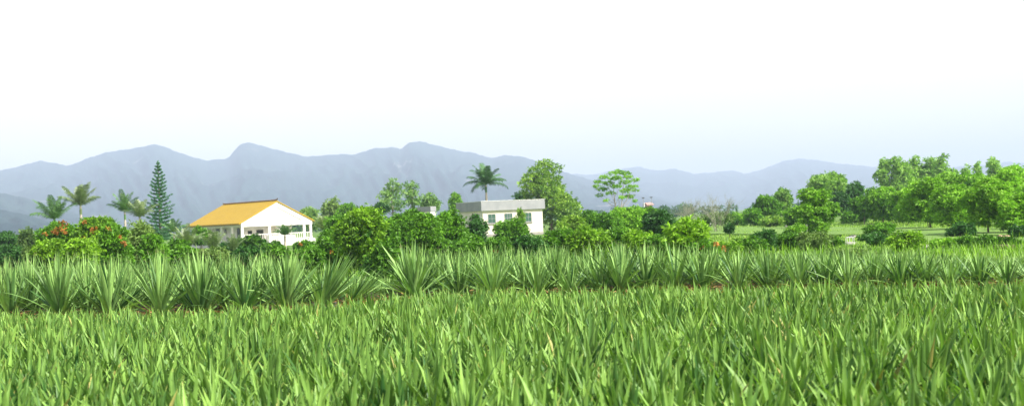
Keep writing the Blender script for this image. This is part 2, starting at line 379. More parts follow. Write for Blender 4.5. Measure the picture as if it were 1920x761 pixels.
# grass on the paddocks and the rough ground
def grass(name, n, pxr, yr, hgt, tint_mat, seed):
    rg = np.random.default_rng(seed); qb = QB()
    Y = yr[0]*(yr[1]/yr[0])**rg.random(n); px = rg.uniform(*pxr, n)
    X = (px-CX)/F*Y
    patch = .5+.5*np.sin(X*.6+np.sin(Y*.35)*2)*np.sin(Y*.21+X*.13)
    b = np.stack([X, Y, np.full(n, .0)], 1)
    h = hgt*(.5+.9*rg.random(n))*(.5+patch)*(Y/yr[0])**.5
    blades(qb, b, rg.uniform(0, 6.28, n), rg.uniform(.05, .5, n), rg.uniform(.1, .9, n), h, np.full(n, .03)*(Y/yr[0])*1.3, np.clip(.5*patch+.5*rg.random(n), 0, 1), S=2, fold=0)
    return qb.mesh(name, tint_mat)
tag(link('grass', grass('grass', 30000, (1320, 2050), (56, 150), .13, M['yellowgreen'], 5)), 'pale green grass over the paddocks on the right', 'grass', kind='stuff')
tag(link('undergrowth', grass('undergrowth', 9000, (-200, 2150), (37, 56), .38, M['bright'], 6)), 'low green weeds under the shrubs behind the raised bed', 'undergrowth', kind='stuff')

# ------------------------------------------------------------------ mountains
def hnoise(x, y, s):
    return (np.sin(x*1.0+s)*np.cos(y*1.3+s*2)+.5*np.sin(x*2.3+y*1.1+s*3)+.3*np.sin(x*4.1-y*3.3+s)+.18*np.sin(x*8.7+y*6.1+s*5)+.1*np.sin(x*17+y*13))/2
def range_mesh(name, prof, Yr, Yb, Yback, nu, mat, spur, seed):
    pp = np.array(prof, float)
    px = np.linspace(pp[0, 0], pp[-1, 0], nu)
    py = np.interp(px, pp[:, 0], pp[:, 1])
    k = np.ones(3)/3; py = np.concatenate([[py[0]], np.convolve(py, k, 'valid'), [py[-1]]])
    py = py+.5*np.sin(px*.21+seed)+.35*np.sin(px*.47)+.25*np.sin(px*1.1)
    P = np.array([at(a, b, Yr) for a, b in zip(px, py)])
    ang = P[:, 0]/Yr; H = P[:, 2]
    nv = 90
    v = np.linspace(0, 1, nv)
    V = np.zeros((nu, nv, 3))
    for j, vv in enumerate(v):
        if vv <= .8:
            t = vv/.8; Y = Yb+(Yr-Yb)*t
            base = t**1.25
            w = np.sin(math.pi*t)**.8
            rid = 1-np.abs(hnoise(px*.022+1.6*np.sin(t*3+px*.013+seed), np.full(nu, t*3.2), seed))*2.0
            rid2 = 1-np.abs(hnoise(px*.05+1.5*np.sin(t*5+px*.02), np.full(nu, t*9.0), seed+3))*2.0
            h = H*(base+spur*w*(rid*.75+rid2*.25-.35))
            h = np.minimum(h, H*Y/Yr*.985) if t < 1 else H
        else:
            t = (vv-.8)/.2; Y = Yr+(Yback-Yr)*t; h = H*(1-t)**1.3
        V[:, j] = np.stack([ang*Y, np.full(nu, Y), np.maximum(h, -.5)-(.6 if j in (0, nv-1) else 0)], -1)
    i2 = np.arange(nu*nv).reshape(nu, nv)
    return quad_mesh(name, V.reshape(-1, 3), np.stack([i2[:-1, :-1], i2[1:, :-1], i2[1:, 1:], i2[:-1, 1:]], -1).reshape(-1, 4), mat)
mm = mountain_mat('forested_rock', 1.0, .655); mm2 = mountain_mat('far_forest', .7, .72); mm3 = mountain_mat('hill_forest', 3, .9)
A_prof = [(-900, 350), (-500, 325), (-300, 330), (-100, 322), (0, 317), (20, 314), (75, 299), (130, 309), (160, 296), (200, 283), (250, 276), (290, 268), (305, 271), (320, 278), (350, 289), (385, 299), (428, 295), (440, 280), (450, 267), (470, 265), (500, 274), (540, 284), (575, 292), (610, 289), (640, 287), (665, 288), (700, 276), (740, 274), (752, 278), (765, 266), (785, 262), (820, 271), (860, 281), (890, 285), (918, 295), (950, 289), (985, 293), (1010, 303), (1060, 322), (1100, 334), (1150, 347), (1250, 372), (1330, 390), (1400, 396)]
B_prof = [(700, 345), (900, 335), (1000, 330), (1080, 325), (1110, 327), (1150, 318), (1195, 311), (1230, 319), (1265, 315), (1300, 325), (1340, 322), (1370, 318), (1400, 325), (1430, 316), (1470, 300), (1500, 296), (1540, 300), (1565, 305), (1600, 308), (1640, 312), (1680, 318), (1730, 322), (1800, 311), (1850, 308), (1890, 302), (1920, 305), (2100, 298), (2300, 318), (2800, 330)]
C_prof = [(-700, 345), (-300, 338), (-100, 345), (0, 360), (50, 370), (100, 386), (150, 402), (200, 420), (260, 438), (300, 441)]
D_prof = [(-700, 380), (-300, 378), (-100, 382), (0, 392), (50, 402), (100, 418), (140, 432), (190, 444)]
tag(link('mountains', range_mesh('mountains', A_prof, 5600, 2500, 7000, 620, mm, .10, 1.3)), kind='structure')
tag(link('mountains', range_mesh('mountains', B_prof, 8200, 4500, 9800, 560, mm2, .13, 4.1)), kind='structure')
tag(link('hills', range_mesh('hills', C_prof, 2900, 1900, 3600, 160, mm3, .3, 2.2)), kind='structure')
tag(link('hills', range_mesh('hills', D_prof, 1900, 1200, 2300, 160, mm3, .25, 3.2)), kind='structure')

# ------------------------------------------------------------------ the front field: young spiky plants
def young_mesh_arrays(rg, hs=1.0, nb=None):
    qb = QB(); n = nb or int(rg.integers(17, 23))
    k = np.arange(n)/n
    az = k*n*2.4+rg.normal(size=n)*.3
    th0 = .03+.85*k+rg.normal(size=n)*.14
    L = (.72-.16*k+rg.normal(size=n)*.08)*hs
    r = .015+.03*k
    base = np.stack([np.cos(az)*r, np.sin(az)*r, np.zeros(n)], 1)
    tint = np.clip(.1+.6*rg.random(n)+.25*(1-k)*rg.random()+rg.normal()*.15, 0, 1)
    dead = rg.random(n) < .016; tint = np.where(dead, rg.uniform(1.2, 1.7, n), tint)
    blades(qb, base, az, np.clip(th0, 0, 1.2), rg.uniform(-.25, .6, n), np.clip(L, .3, 1.2), rg.uniform(.08, .128, n), tint, S=5, fold=.45, pw=1.6, twist=rg.normal(size=n)*.7)
    return qb
FX = np.array([-400, 0, 480, 960, 1440, 1920, 2300]); FYpx = np.array([578, 574, 566, 562, 551, 549, 545])
FYW = np.array([ground_y(a, b, .62) for a, b in zip(FX, FYpx)])
variants = [young_mesh_arrays(np.random.default_rng(100+i)) for i in range(12)]
vm = [q.mesh('young_leaves', M['young']) for q in variants]
spots = []
sp = .46
for iy in range(200):
    y = 5.6+iy*sp*.9
    for ix in range(-60, 61):
        x = (ix+(iy % 2)*.5)*sp+rng.normal()*.07; yy = y+rng.normal()*.08
        px = CX+x/yy*F
        if px < -190 or px > 2110: continue
        if yy > bed_front(px)-1.0+.15*math.sin(px*.02): continue
        if rng.random() < .03: continue
        spots.append((x, yy, px))
spots.sort(key=lambda s: s[1]/1.0)
# near ones whose leaves are in the frame become things, the rest one mass
def in_frame(s):
    _, py = to_px((s[0], s[1], .62)); return -15 < s[2] < 1935 and py < 790
vis = [s for s in spots if in_frame(s)]
near = set(id(s) for s in vis[:300])
stuff = QB()
print('young plants', len(spots), 'visible', len(vis), 'near until', vis[299][1])
for k, s in enumerate(spots):
    x, y, px = s
    hs = .80+.36*rng.random()+.06*math.sin(x*1.3)*math.sin(y*.9)
    hs *= np.interp(y, [bed_front(px)-6, bed_front(px)-1.1], [1, .66])
    rz = rng.uniform(0, 6.28); lean = rng.normal(size=2)*.09
    if id(s) in near:
        o = link('young_plant', vm[int(rng.integers(12))], None, (x, y, 0.0), rz); o.rotation_euler = (lean[0], lean[1], rz); o.scale = (1, 1, hs)
        tag(o, 'upright grass-green spiky plant in the dense front field', 'field plant', 'young spiky plants of the front field')
    else:
        v = variants[int(rng.integers(12))]; V = v.V[0]
        c, s_ = math.cos(rz), math.sin(rz)
        W = np.stack([V[:, 0]*c-V[:, 1]*s_+lean[0]*V[:, 2]+x, V[:, 0]*s_+V[:, 1]*c+lean[1]*V[:, 2]+y, V[:, 2]*hs], 1)
        stuff.add(W, v.Q[0], v.T[0]+rng.normal()*.07*(v.T[0] < 1), v.A[0])
tag(link('young_plants', stuff.mesh('young_plants', M['young'])), 'farther part of the front field of upright spiky plants', 'field plants', kind='stuff')

# ------------------------------------------------------------------ the raised bed: big rosettes
def rosette(rg, n=46, lean=(0, 0), H=1.15, fan=1.0):
    qb = QB(); k = np.arange(n)/n
    az = np.arange(n)*2.39996+rg.normal(size=n)*.25
    th0 = (.06+1.15*k**1.05)*fan+rg.normal(size=n)*.09
    L = H*(1.0-.14*k+np.clip(rg.normal(size=n), -2, 1.3)*.09)
    r = .02+.06*k
    base = np.stack([np.cos(az)*r, np.sin(az)*r, .02+.10*(1-k)], 1)
    tint = np.clip(.45+.28*rg.normal(size=n)*1.0, 0, 1)
    # a few bright new leaves in the heart
    tint = np.where((k < .15) & (rg.random(n) < .5), .95, tint)
    blades(qb, base, az, np.clip(th0, .0, 1.35), rg.uniform(-.3, .6, n)*(.6+.7*k), np.clip(L, .35, 2), rg.uniform(.06, .094, n), tint, S=7, fold=.5, pw=1.4, twist=rg.normal(size=n)*.6)
    V = qb.V[0]
    V[:, 0] += lean[0]*V[:, 2]; V[:, 1] += lean[1]*V[:, 2]
    return qb
def withered(rg, n=22, H=.6):
    qb = QB(); az = rg.uniform(0, 6.28, n)
    base = np.stack([np.cos(az)*.08, np.sin(az)*.08, np.full(n, .07)], 1)
    blades(qb, base, az, rg.uniform(1.0, 1.5, n), rg.uniform(.2, .8, n), rg.uniform(.3, .65, n), rg.uniform(.025, .05, n), rg.random(n), S=5, fold=.5, twist=rg.normal(size=n)*2)
    V = qb.V[0]; V[:, 2] = np.maximum(V[:, 2], .012+.02*rg.random(len(V)))
    return qb
ros = [rosette(np.random.default_rng(300+i), n=int(36+i % 4*6), H=1.0, fan=[1.0, .8, 1.15, .9][i % 4]) for i in range(10)]
rosm = [q.mesh('rosette_leaves', M['rosette']) for q in ros]
wit = [withered(np.random.default_rng(400+i)).mesh('withered_leaves', M['withered']) for i in range(5)]
TX = [-300, 0, 300, 560, 600, 660, 700, 738, 780, 1050, 1250, 1400, 1600, 1900, 2300]
TY = [496, 489, 482, 479, 486, 500, 520, 470, 462, 462, 456, 470, 470, 481, 480]
front_px = [-70, 20, 112, 205, 300, 378, 458, 534, 600, 652, 778, 862, 925, 1010, 1070, 1128, 1165, 1212, 1268, 1318, 1385, 1442, 1500, 1548, 1592, 1640, 1690, 1735, 1782, 1838, 1890, 1945, 2010]
ORD = ['first', 'second', 'third', 'fourth', 'fifth', 'sixth', 'seventh', 'eighth', 'ninth', 'tenth', 'eleventh', 'twelfth', 'thirteenth', 'fourteenth', 'fifteenth', 'sixteenth', 'seventeenth', 'eighteenth', 'nineteenth', 'twentieth', 'twenty-first', 'twenty-second', 'twenty-third']
special = {778: 'broad fan-shaped spiky plant standing alone right of the gap in the raised bed', 652: 'spiky plant leaning right over the gap in the raised bed', 600: 'spiky plant leaning right above the torn black mulch film', 862: 'small rosette with a low arching leaf beside the broad fan-shaped plant'}
count_b = 0
for i, p in enumerate(front_px):
    Y = bed_front(p)+.12*math.sin(i*3.1)
    top = at(p, np.interp(p, TX, TY)-4+5*math.sin(i*2.3), Y)[2]
    H = max(top-.24, .5)*(1.0 if p not in (862, 1128, 1010, 1070) else .78)
    if p == 652: H = .85
    x = at(p, 560, Y)[0]
    j = i % 10
    lean = (0, 0)
    if p in (600, 652): lean = (.75 if p == 652 else .45, 0)
    if p == 534: lean = (.15, 0)
    if lean != (0, 0) or p == 778:
        q = rosette(np.random.default_rng(700+i), n=62 if p != 778 else 58, lean=lean, H=1.0, fan=.8 if p != 778 else 1.12); me = q.mesh('rosette_leaves', M['rosette'])
    else: me = rosm[j]
    e = empty('spiky_plant', (x, Y, .22), rng.uniform(0, 6.28) if lean == (0, 0) else 0)
    if p in special: lb = special[p]
    elif p < 700: lb = 'tall grey-green spiky plant, %s left of the gap in the raised bed' % ORD[[q for q in front_px if q < 700][::-1].index(p)]
    else: lb = 'grey-green spiky rosette, %s right of the gap along the raised bed' % ORD[[q for q in front_px if q > 700].index(p)]
    tag(e, lb, 'rosette plant', 'front row of large spiky plants on the raised bed')
    H *= .93; sxy = 1.14 if p > 700 else 1.04
    lf = link('leaves', me, e); lf.scale = (sxy*(H if H > 1 else .95), sxy*(H if H > 1 else .95), H*1.02)
    link('withered_leaves', wit[i % 5], e, (0, 0, 0), i)
for row in range(1, 7):
    p = -90+row*31 % 80
    while p < 2040:
        p += 62+rng.normal()*8
        gap = 672 < p < 738
        Y = bed_front(p)+row*.95+rng.normal()*.12
        H = at(p, np.interp(p, TX, TY)+1, bed_front(p))[2]-.24
        if 560 < p < 668: H = min(H, 1.05)-.12*row*.6
        H = max(H*(.94+.14*rng.random())-.03*row, .5)
        H *= .96 if p < 700 else .92
        if gap: H = .42+.1*rng.random()
        x = at(p, 500, Y)[0]
        e = empty('spiky_plant', (x, Y, .22), rng.uniform(0, 6.28))
        tag(e, 'low young spiky plant growing in the gap of the raised bed' if gap else 'large spiky plant crowded behind the front row of the raised bed', 'rosette plant', 'low spiky plants in the gap' if gap else 'spiky plants crowded behind the front row')
        lf = link('leaves', rosm[int(rng.integers(10))], e); lf.scale = (.95*(.6 if gap else 1), .95*(.6 if gap else 1), H)
        count_b += 1
print('back rosettes', count_b)

# litter of withered leaves on the bed's front slope
rg = np.random.default_rng(9); n = 2600
px = rg.uniform(-150, 2080, n); dy = rg.uniform(-.7, .9, n); Y = bed_front(px)+dy
base = np.stack([(px-CX)/F*Y, Y, np.interp(dy, [-.85, -.55, -.3, 0, 1], [.0, .13, .23, .27, .26])+.02*rg.random(n)], 1)
qb = QB(); blades(qb, base, rg.uniform(0, 6.28, n), rg.uniform(.9, 1.6, n), rg.uniform(-.2, .5, n), rg.uniform(.15, .45, n), rg.uniform(.02, .05, n), rg.random(n), S=4, fold=.5, twist=rg.normal(size=n)*2.5)
tag(link('leaf_litter', qb.mesh('leaf_litter', M['withered'])), 'dry brown leaves lying along the foot of the raised bed', 'leaf litter', kind='stuff')
# torn mulch film
def crumple(name, px0, px1, label, seed, mat=M['plastic']):
    nx, ny = 40, 12; V = []
    rg = np.random.default_rng(seed)
    for i in range(nx):
        p = px0+(px1-px0)*i/(nx-1)
        for j in range(ny):
            d = -.72+.75*j/(ny-1)
            Y = bed_front(p)+d+.05*math.sin(i*.9)
            V.append(((p-CX)/F*Y, Y, float(np.interp(d, [-.85, -.55, -.3, 0, 1], [.0, .14, .25, .29, .28]))+.03+.035*math.sin(i*.8+j*1.1)+.02*rg.normal()))
    i2 = np.arange(nx*ny).reshape(nx, ny)
    tag(link('mulch_film', quad_mesh('mulch_film', np.array(V), np.stack([i2[:-1, :-1], i2[1:, :-1], i2[1:, 1:], i2[:-1, 1:]], -1).reshape(-1, 4), mat)), label, 'mulch film')
crumple('f', 560, 628, 'torn dark plastic mulch film on the bed edge left of the gap', 1)
crumple('f', 1868, 1925, 'dark plastic mulch film on the bed edge at the far right', 2)
# dry orange tufts
def tuft(px, dy, label, seed):
    rg = np.random.default_rng(seed); n = 70; Y = bed_front(px)+dy
    qb = QB(); b = np.stack([rg.normal(size=n)*.16, rg.normal(size=n)*.06, np.zeros(n)], 1)
    blades(qb, b, rg.uniform(0, 6.28, n), rg.uniform(.1, 1.0, n), rg.uniform(0, 1, n), rg.uniform(.12, .3, n), rg.uniform(.015, .03, n), rg.random(n), S=4, fold=.3)
    tag(link('dry_tuft', qb.mesh('dry_tuft', M['drytuft']), None, ((px-CX)/F*Y, Y, .12)), label, 'dry tuft')
M['drytuft'] = leaf_mat('dry_orange_straw', (.40, .18, .04), (.72, .42, .12), trans=.2, rough=.8, spec=.1)
tuft(642, -.5, 'orange dry straw tuft at the foot of the gap beside the dark film', 1)
tuft(664, -.45, 'small tan dry tuft just right of the larger orange one', 2)
tuft(1348, -.55, 'orange dry straw tuft below the bright shrub with orange flowers', 3)
tuft(1915, -.6, 'tan dry tuft at the bed foot by the right edge', 4)

# ------------------------------------------------------------------ trees and shrubs
def plant_root(name, px, Y, zref_py, label, cat, group=None):
    T = at(px, zref_py, Y)
    e = empty(name, (T[0], Y, 0.0)); tag(e, label, cat, group)
    return e, T
def limbs(qb, base, tips, r0_, rg, fork=.35, sides=5, wob=.12):
    base = np.asarray(base, float); h = max(t[2] for t in tips)-base[2]
    f = base+np.array([rg.normal()*.03*h, rg.normal()*.03*h, h*fork])
    top = np.array([np.mean([t[0] for t in tips]), np.mean([t[1] for t in tips]), max(t[2] for t in tips)-.12*h])
    n = 8
    tr = np.array([base*(1-u)+top*u+np.array([math.sin(u*4+h), math.cos(u*3), 0])*wob*.25*h*.3*u*(1-u) for u in np.linspace(0, 1, n)])
    qb.tube(tr, np.linspace(r0_, r0_*.25, n), 7)
    for t in tips:
        t = np.asarray(t, float)
        hh = base[2]+np.clip(fork*h+.45*(t[2]-base[2]-fork*h)*rg.random(), .05*h, .85*h)
        u = (hh-base[2])/(top[2]-base[2]+1e-6); s = base*(1-u)+top*u
        m = (s+t)/2+np.array([0, 0, -.1*np.linalg.norm(t-s)])+rg.normal(size=3)*wob*np.linalg.norm(t-s)*.3
        pts = [s*(1-a)**2+2*m*a*(1-a)+t*a*a for a in np.linspace(0, 1, 6)]
        qb.tube(pts, np.linspace(r0_*.42*(1-u*.5), r0_*.08, 6), sides)
def woody(name, px, top, hw, bot, Y, mat, label, cat='shrub', style='round', group=None, ll=None, lw=None, cover=3.6, seed=0, flowers=None, tuft=6, bark='bark', clumps=None, r0_=None, base_tint=.45, stems=False, petal='orange'):
    """px,top,hw,bot: crown centre, top, half width and lower edge as seen in the photograph (pixels); Y: distance"""
    if cat == 'shrub' and Y < 100: base_tint += .08
    rg = np.random.default_rng(int(px*7+top*3+seed))
    e, T = plant_root(name, px, Y, top, label, cat, group)
    s = Y/F
    W = hw*s; zt = T[2]; zb = max(at(px, bot, Y)[2], .12 if cat == 'shrub' else .3)
    ll = ll or max(.15, Y*.0023); lw = lw or ll*.42
    Hc = zt-zb; cz = (zt+zb)/2
    cl = []
    if clumps:
        for (cx_, cy_, r_, *rest) in clumps:
            P = at(cx_, cy_, Y); rr = r_*s*(1.08 if px == 1155 else 1.0); fl = rest[0] if rest else .8
            cl.append((np.array([P[0]-T[0], rg.uniform(-.5, .5)*W, P[2]]), np.array([rr, rr, rr*fl])))
    elif style in ('round', 'shrub'):
        rc = min(W, Hc*.6)*.42
        nC = int(16+W*Hc*1.2/(rc*rc))
        nC = min(nC, 38)
        for k in range(nC):
            d = unit(rg, 1)[0]
            q = rg.random()**.4
            zz = d[2]*q
            wfac = 1.0 if zz < .3 else 1-.25*(zz-.3)
            r = rc*rg.uniform(.6, 1.15)
            c = np.array([d[0]*q*(W-r*.75)*wfac, d[1]*q*(W-r*.7), cz+zz*(Hc/2-r*.72)])
            c[2] += rg.normal()*.04*Hc
            cl.append((c, np.array([r, r, r*rg.uniform(.65, .95)])))
        # fill towards the ground so no gap opens under a shrub
        if cat == 'shrub':
            for k in range(5): cl.append((np.array([rg.uniform(-.7, .7)*W, rg.uniform(-.5, .5)*W, zb+rc*.5]), np.array([rc, rc, rc*.8])))
    elif style == 'layer':      # flat sprays held on rising limbs
        nC = 36
        for k in range(nC):
            t = rg.random(); zz = zb+Hc*(.06+.88*t)
            wf = (.72+.5*t if t < .55 else 1.0-1.15*(t-.55)**.9)
            a = rg.uniform(0, 6.28); q = rg.random()**.55
            r = W*rg.uniform(.25, .42)
            cl.append((np.array([math.cos(a)*q*W*wf*.85, math.sin(a)*q*W*wf*.85, zz]), np.array([r, r, r*rg.uniform(.5, .85)])))
    elif style == 'column':     # narrow gum tree crown
        nC = 14
        for k in range(nC):
            t = (k+.5)/nC; zz = zb+Hc*t
            wf = math.sin(math.pi*(.12+.80*t))**.7
            r = W*rg.uniform(.45, .7)*wf+.1*W
            cl.append((np.array([rg.normal()*W*.3*wf, rg.normal()*W*.3*wf, zz-r*.2]), np.array([r, r, r*1.0])))
    qb = QB()
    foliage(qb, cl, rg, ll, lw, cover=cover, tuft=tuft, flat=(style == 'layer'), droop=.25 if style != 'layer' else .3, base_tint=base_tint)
    tb = QB(); tips = [c for c, r in cl]
    if len(tips) > 16: tips = [tips[i] for i in rg.choice(len(tips), 16, replace=False)]
    rr0 = r0_ or max(.03, min(.22, zt*.022))
    if stems:
        for k in range(4):
            sub = [tips[i] for i in range(k, len(tips), 4)]
            if sub: limbs(tb, (rg.normal()*.12, rg.normal()*.12, -.05), sub, rr0*.6, rg, fork=.3)
    else: limbs(tb, (0, 0, -.05), tips, rr0, rg, fork=.25 if cat == 'shrub' else .4)
    link('stems' if (stems or cat == 'shrub') else 'trunk', tb.mesh('trunk', M[bark]), e)
    link('foliage' if cat == 'shrub' else 'crown', qb.mesh('crown', M[mat]), e)
    if flowers:
        for (fx, fy, fr) in flowers:
            fb = QB(); P = at(fx, fy, Y-W*.72); r = fr*s*.7
            c0 = np.array([P[0]-T[0], -W*.72, P[2]])
            fl = [(c0, np.array([r, r*.6, r*.8]))]
            if r > .15: fl += [(c0+rg.normal(size=3)*r*.8, np.array([r*.5, r*.4, r*.4])) for _ in range(3)]
            foliage(fb, fl, rg, ll*.7, ll*.5, cover=.42, tuft=4, base_tint=.5, tint_var=.5)
            link('flower_cluster', fb.mesh('flower_cluster', M[petal]), e)
    return e

def palm(px, cy, hwp, Y, label, mat='palm', nf=18, up_=.35, droop=1.5, lean=0.0, seed=0, trunk_r=None, shaft=True, name='palm_tree', cat='palm tree', stiff=.6, spans=None):
    """px,cy: the point the fronds spring from; hwp: frond reach in pixels"""
    rg = np.random.default_rng(int(px*3+seed))
    C = at(px, cy, Y); Lf = hwp*Y/F*1.22
    e = empty(name, (C[0]+lean, Y, 0.0)); tag(e, label, cat)
    h = C[2]
    tr = trunk_r or max(.1, Lf*.06)
    tb = QB(); n = 10
    pts = [(-lean*(u**1.4), 0, -.05+(h-.02*Lf+.05)*u) for u in np.linspace(0, 1, n)]
    tb.tube(pts, [tr*(1.25 if i == 0 else 1.0-.35*i/(n-1)) for i in range(n)], 9)
    link('trunk', tb.mesh('trunk', M['palebark']), e)
    if shaft:
        sb = QB(); hs = min(.32*Lf, h*.6)
        sb.tube([(-lean, 0, h-hs), (-lean, 0, h-hs*.5), (-lean, 0, h+.06*Lf)], [tr*.72, tr*.8, tr*.35], 9, .6)
        link('crownshaft', sb.mesh('crownshaft', M[mat]), e)
    qb = QB()
    nf = max(11, int(nf*.92))
    for k in range(nf):
        a = k*2.39996+rg.normal()*.15
        q = k/nf
        th0 = .12+q*1.55*stiff+rg.normal()*.1
        L = Lf*(.85+.2*rg.random())*(1 if q > .15 else .85)
        S = 12; t = np.linspace(0, 1, S+1)
        th = th0+droop*(.2+.6*q)*rg.uniform(.7, 1.2)*t**1.8
        hh = np.concatenate([[0], np.cumsum(np.sin((th[1:]+th[:-1])/2))])*L/S
        zz = np.concatenate([[0], np.cumsum(np.cos((th[1:]+th[:-1])/2))])*L/S
        pts = np.stack([hh*math.cos(a), hh*math.sin(a), zz], 1)+np.array([-lean, 0, h])
        qb.tube(pts, np.linspace(.03*Lf*.5, .003*Lf, S+1), 4, .55)
        # leaflets on both sides
        nl = 30; u = np.linspace(.12, .99, nl)
        P = np.stack([np.interp(u, t, pts[:, c]) for c in range(3)], 1)
        thu = np.interp(u, t, th)
        tang = np.stack([np.sin(thu)*math.cos(a), np.sin(thu)*math.sin(a), np.cos(thu)], 1)
        nr = np.stack([-np.cos(thu)*math.cos(a), -np.cos(thu)*math.sin(a), np.sin(thu)], 1)
        sd = np.array([-math.sin(a), math.cos(a), 0])
        for sgn in (-1, 1):
            ll = Lf*.22*np.sin(np.pi*(.12+.80*u))**.6*(.85+.3*rg.random(nl))
            D = tang*.55+sgn*sd*1.0+nr*rg.uniform(-.1, .35, nl)[:, None]; D[:, 2] -= .25+.3*q
            D /= np.linalg.norm(D, axis=1)[:, None]
            w = np.full(nl, Lf*.026)
            wdir = tang
            mid = P+D*(ll*.5)[:, None]; end = P+D*ll[:, None]-np.array([0, 0, 1])*(ll*.22)[:, None]
            V = np.stack([P-wdir*(w*.35)[:, None], P+wdir*(w*.35)[:, None], mid+wdir*(w*.5)[:, None], mid-wdir*(w*.5)[:, None], end+wdir*(w*.08)[:, None], end-wdir*(w*.08)[:, None]], 1)
            b = (np.arange(nl)*6)[:, None]
            Q = np.concatenate([b+[0, 1, 2, 3], b+[3, 2, 4, 5]])
            qb.add(V.reshape(-1, 3), Q, np.repeat(np.clip(.5-.25*q+rg.normal(size=nl)*.15+(.25 if k % 4 == 0 else 0), 0, 1), 6))
    link('crown', qb.mesh('crown', M[mat]), e)
    return e

# --- left group
W_ = woody
W_('tree', 10, 432, 22, 478, 112, 'darkleaf', 'small dull green tree at the far left edge below the hills', 'tree', base_tint=.6)
W_('tree', 52, 424, 22, 476, 95, 'olive', 'dull olive tree at the far left beside the orange-flowered shrubs', 'tree', base_tint=.3)
W_('shrub', 18, 458, 34, 496, 66, 'darkleaf', 'dull dark shrub low at the far left edge of the field')
W_('shrub', 62, 462, 22, 492, 60, 'olive', 'greyish low shrub behind the leftmost field plants', base_tint=.3)
W_('shrub', 112, 411, 48, 485, 60, 'glossy', 'rounded shrub with orange blossom under the leftmost palm', flowers=[(114, 428, 11), (122, 420, 6), (106, 433, 8), (84, 440, 7)])
W_('shrub', 178, 402, 48, 485, 59, 'bright', 'tall green shrub with an orange flower cluster under the topmost left palm', flowers=[(174, 430, 9), (176, 438, 8), (155, 444, 6), (158, 416, 5)])
W_('shrub', 92, 447, 36, 500, 51, 'bright', 'bright glossy shrub low in front of the leftmost orange blossom')
W_('shrub', 150, 442, 36, 500, 50, 'bright', 'bright leafy shrub in front of the second orange flower cluster', base_tint=.5)
W_('shrub', 212, 415, 34, 495, 52, 'glossy', 'glossy shrub dotted with orange between the two left palm groups', flowers=[(204, 430, 4), (226, 444, 5), (232, 455, 4)], base_tint=.55)
W_('shrub', 258, 409, 40, 495, 54, 'olive', 'grey-green long-leaved shrub left of the tall conifer', ll=.22, lw=.05, base_tint=.4)
W_('shrub', 288, 440, 30, 496, 50, 'glossy', 'leafy green shrub at the foot of the tall conifer')
W_('shrub', 336, 446, 26, 490, 56, 'glossy', 'dark green shrub right of the conifer foot', base_tint=.3)
palm(102, 412, 42, 128, 'leftmost palm with dark drooping green fronds', mat='palm', nf=15, seed=3, droop=1.3)
palm(151, 386, 42, 130, 'tall left palm with brownish grey-green fronds and pale trunk', mat='palmpale', nf=17, droop=1.2, stiff=.62)
palm(234, 398, 36, 125, 'green palm left of the tall conifer, upper of a pair', mat='palm', nf=14, seed=1, droop=1.4)
palm(262, 408, 34, 122, 'paler palm touching the tall conifer, lower of a pair', mat='palmpale', nf=14, seed=2, droop=1.1)
palm(211, 424, 14, 118, 'tiny palm top below the pair of left palms', mat='palm', nf=10, shaft=False)
palm(326, 436, 26, 115, 'short dark palm right of the tall conifer', mat='palm', nf=13, seed=4, shaft=False)
palm(352, 462, 36, 78, 'low pale feathery palm in front of the yellow roof corner', mat='palmpale', nf=16, droop=1.0, shaft=False, stiff=.5)
palm(400, 468, 34, 74, 'low feathery palm in front of the shaded side wall', mat='palmpale', nf=14, droop=.9, shaft=False, stiff=.4, seed=7)
palm(438, 470, 26, 70, 'low palm with yellowing fronds left of the gable porch', mat='palmpale', nf=13, droop=.8, shaft=False, stiff=.35, seed=9)
palm(534, 441, 21, 118, 'short bushy palm in front of the white porch', mat='palm', nf=22, droop=1.3, shaft=False, trunk_r=.16)
palm(609, 432, 27, 100, 'pale spiky fan-like palm right of the yellow-roofed house', mat='palmpale', nf=24, droop=.5, shaft=False, stiff=.5)

palm(911, 346, 38, 178, 'royal palm rising behind the flat-roofed house', mat='palmdark', nf=25, droop=1.9, stiff=.75, seed=5)

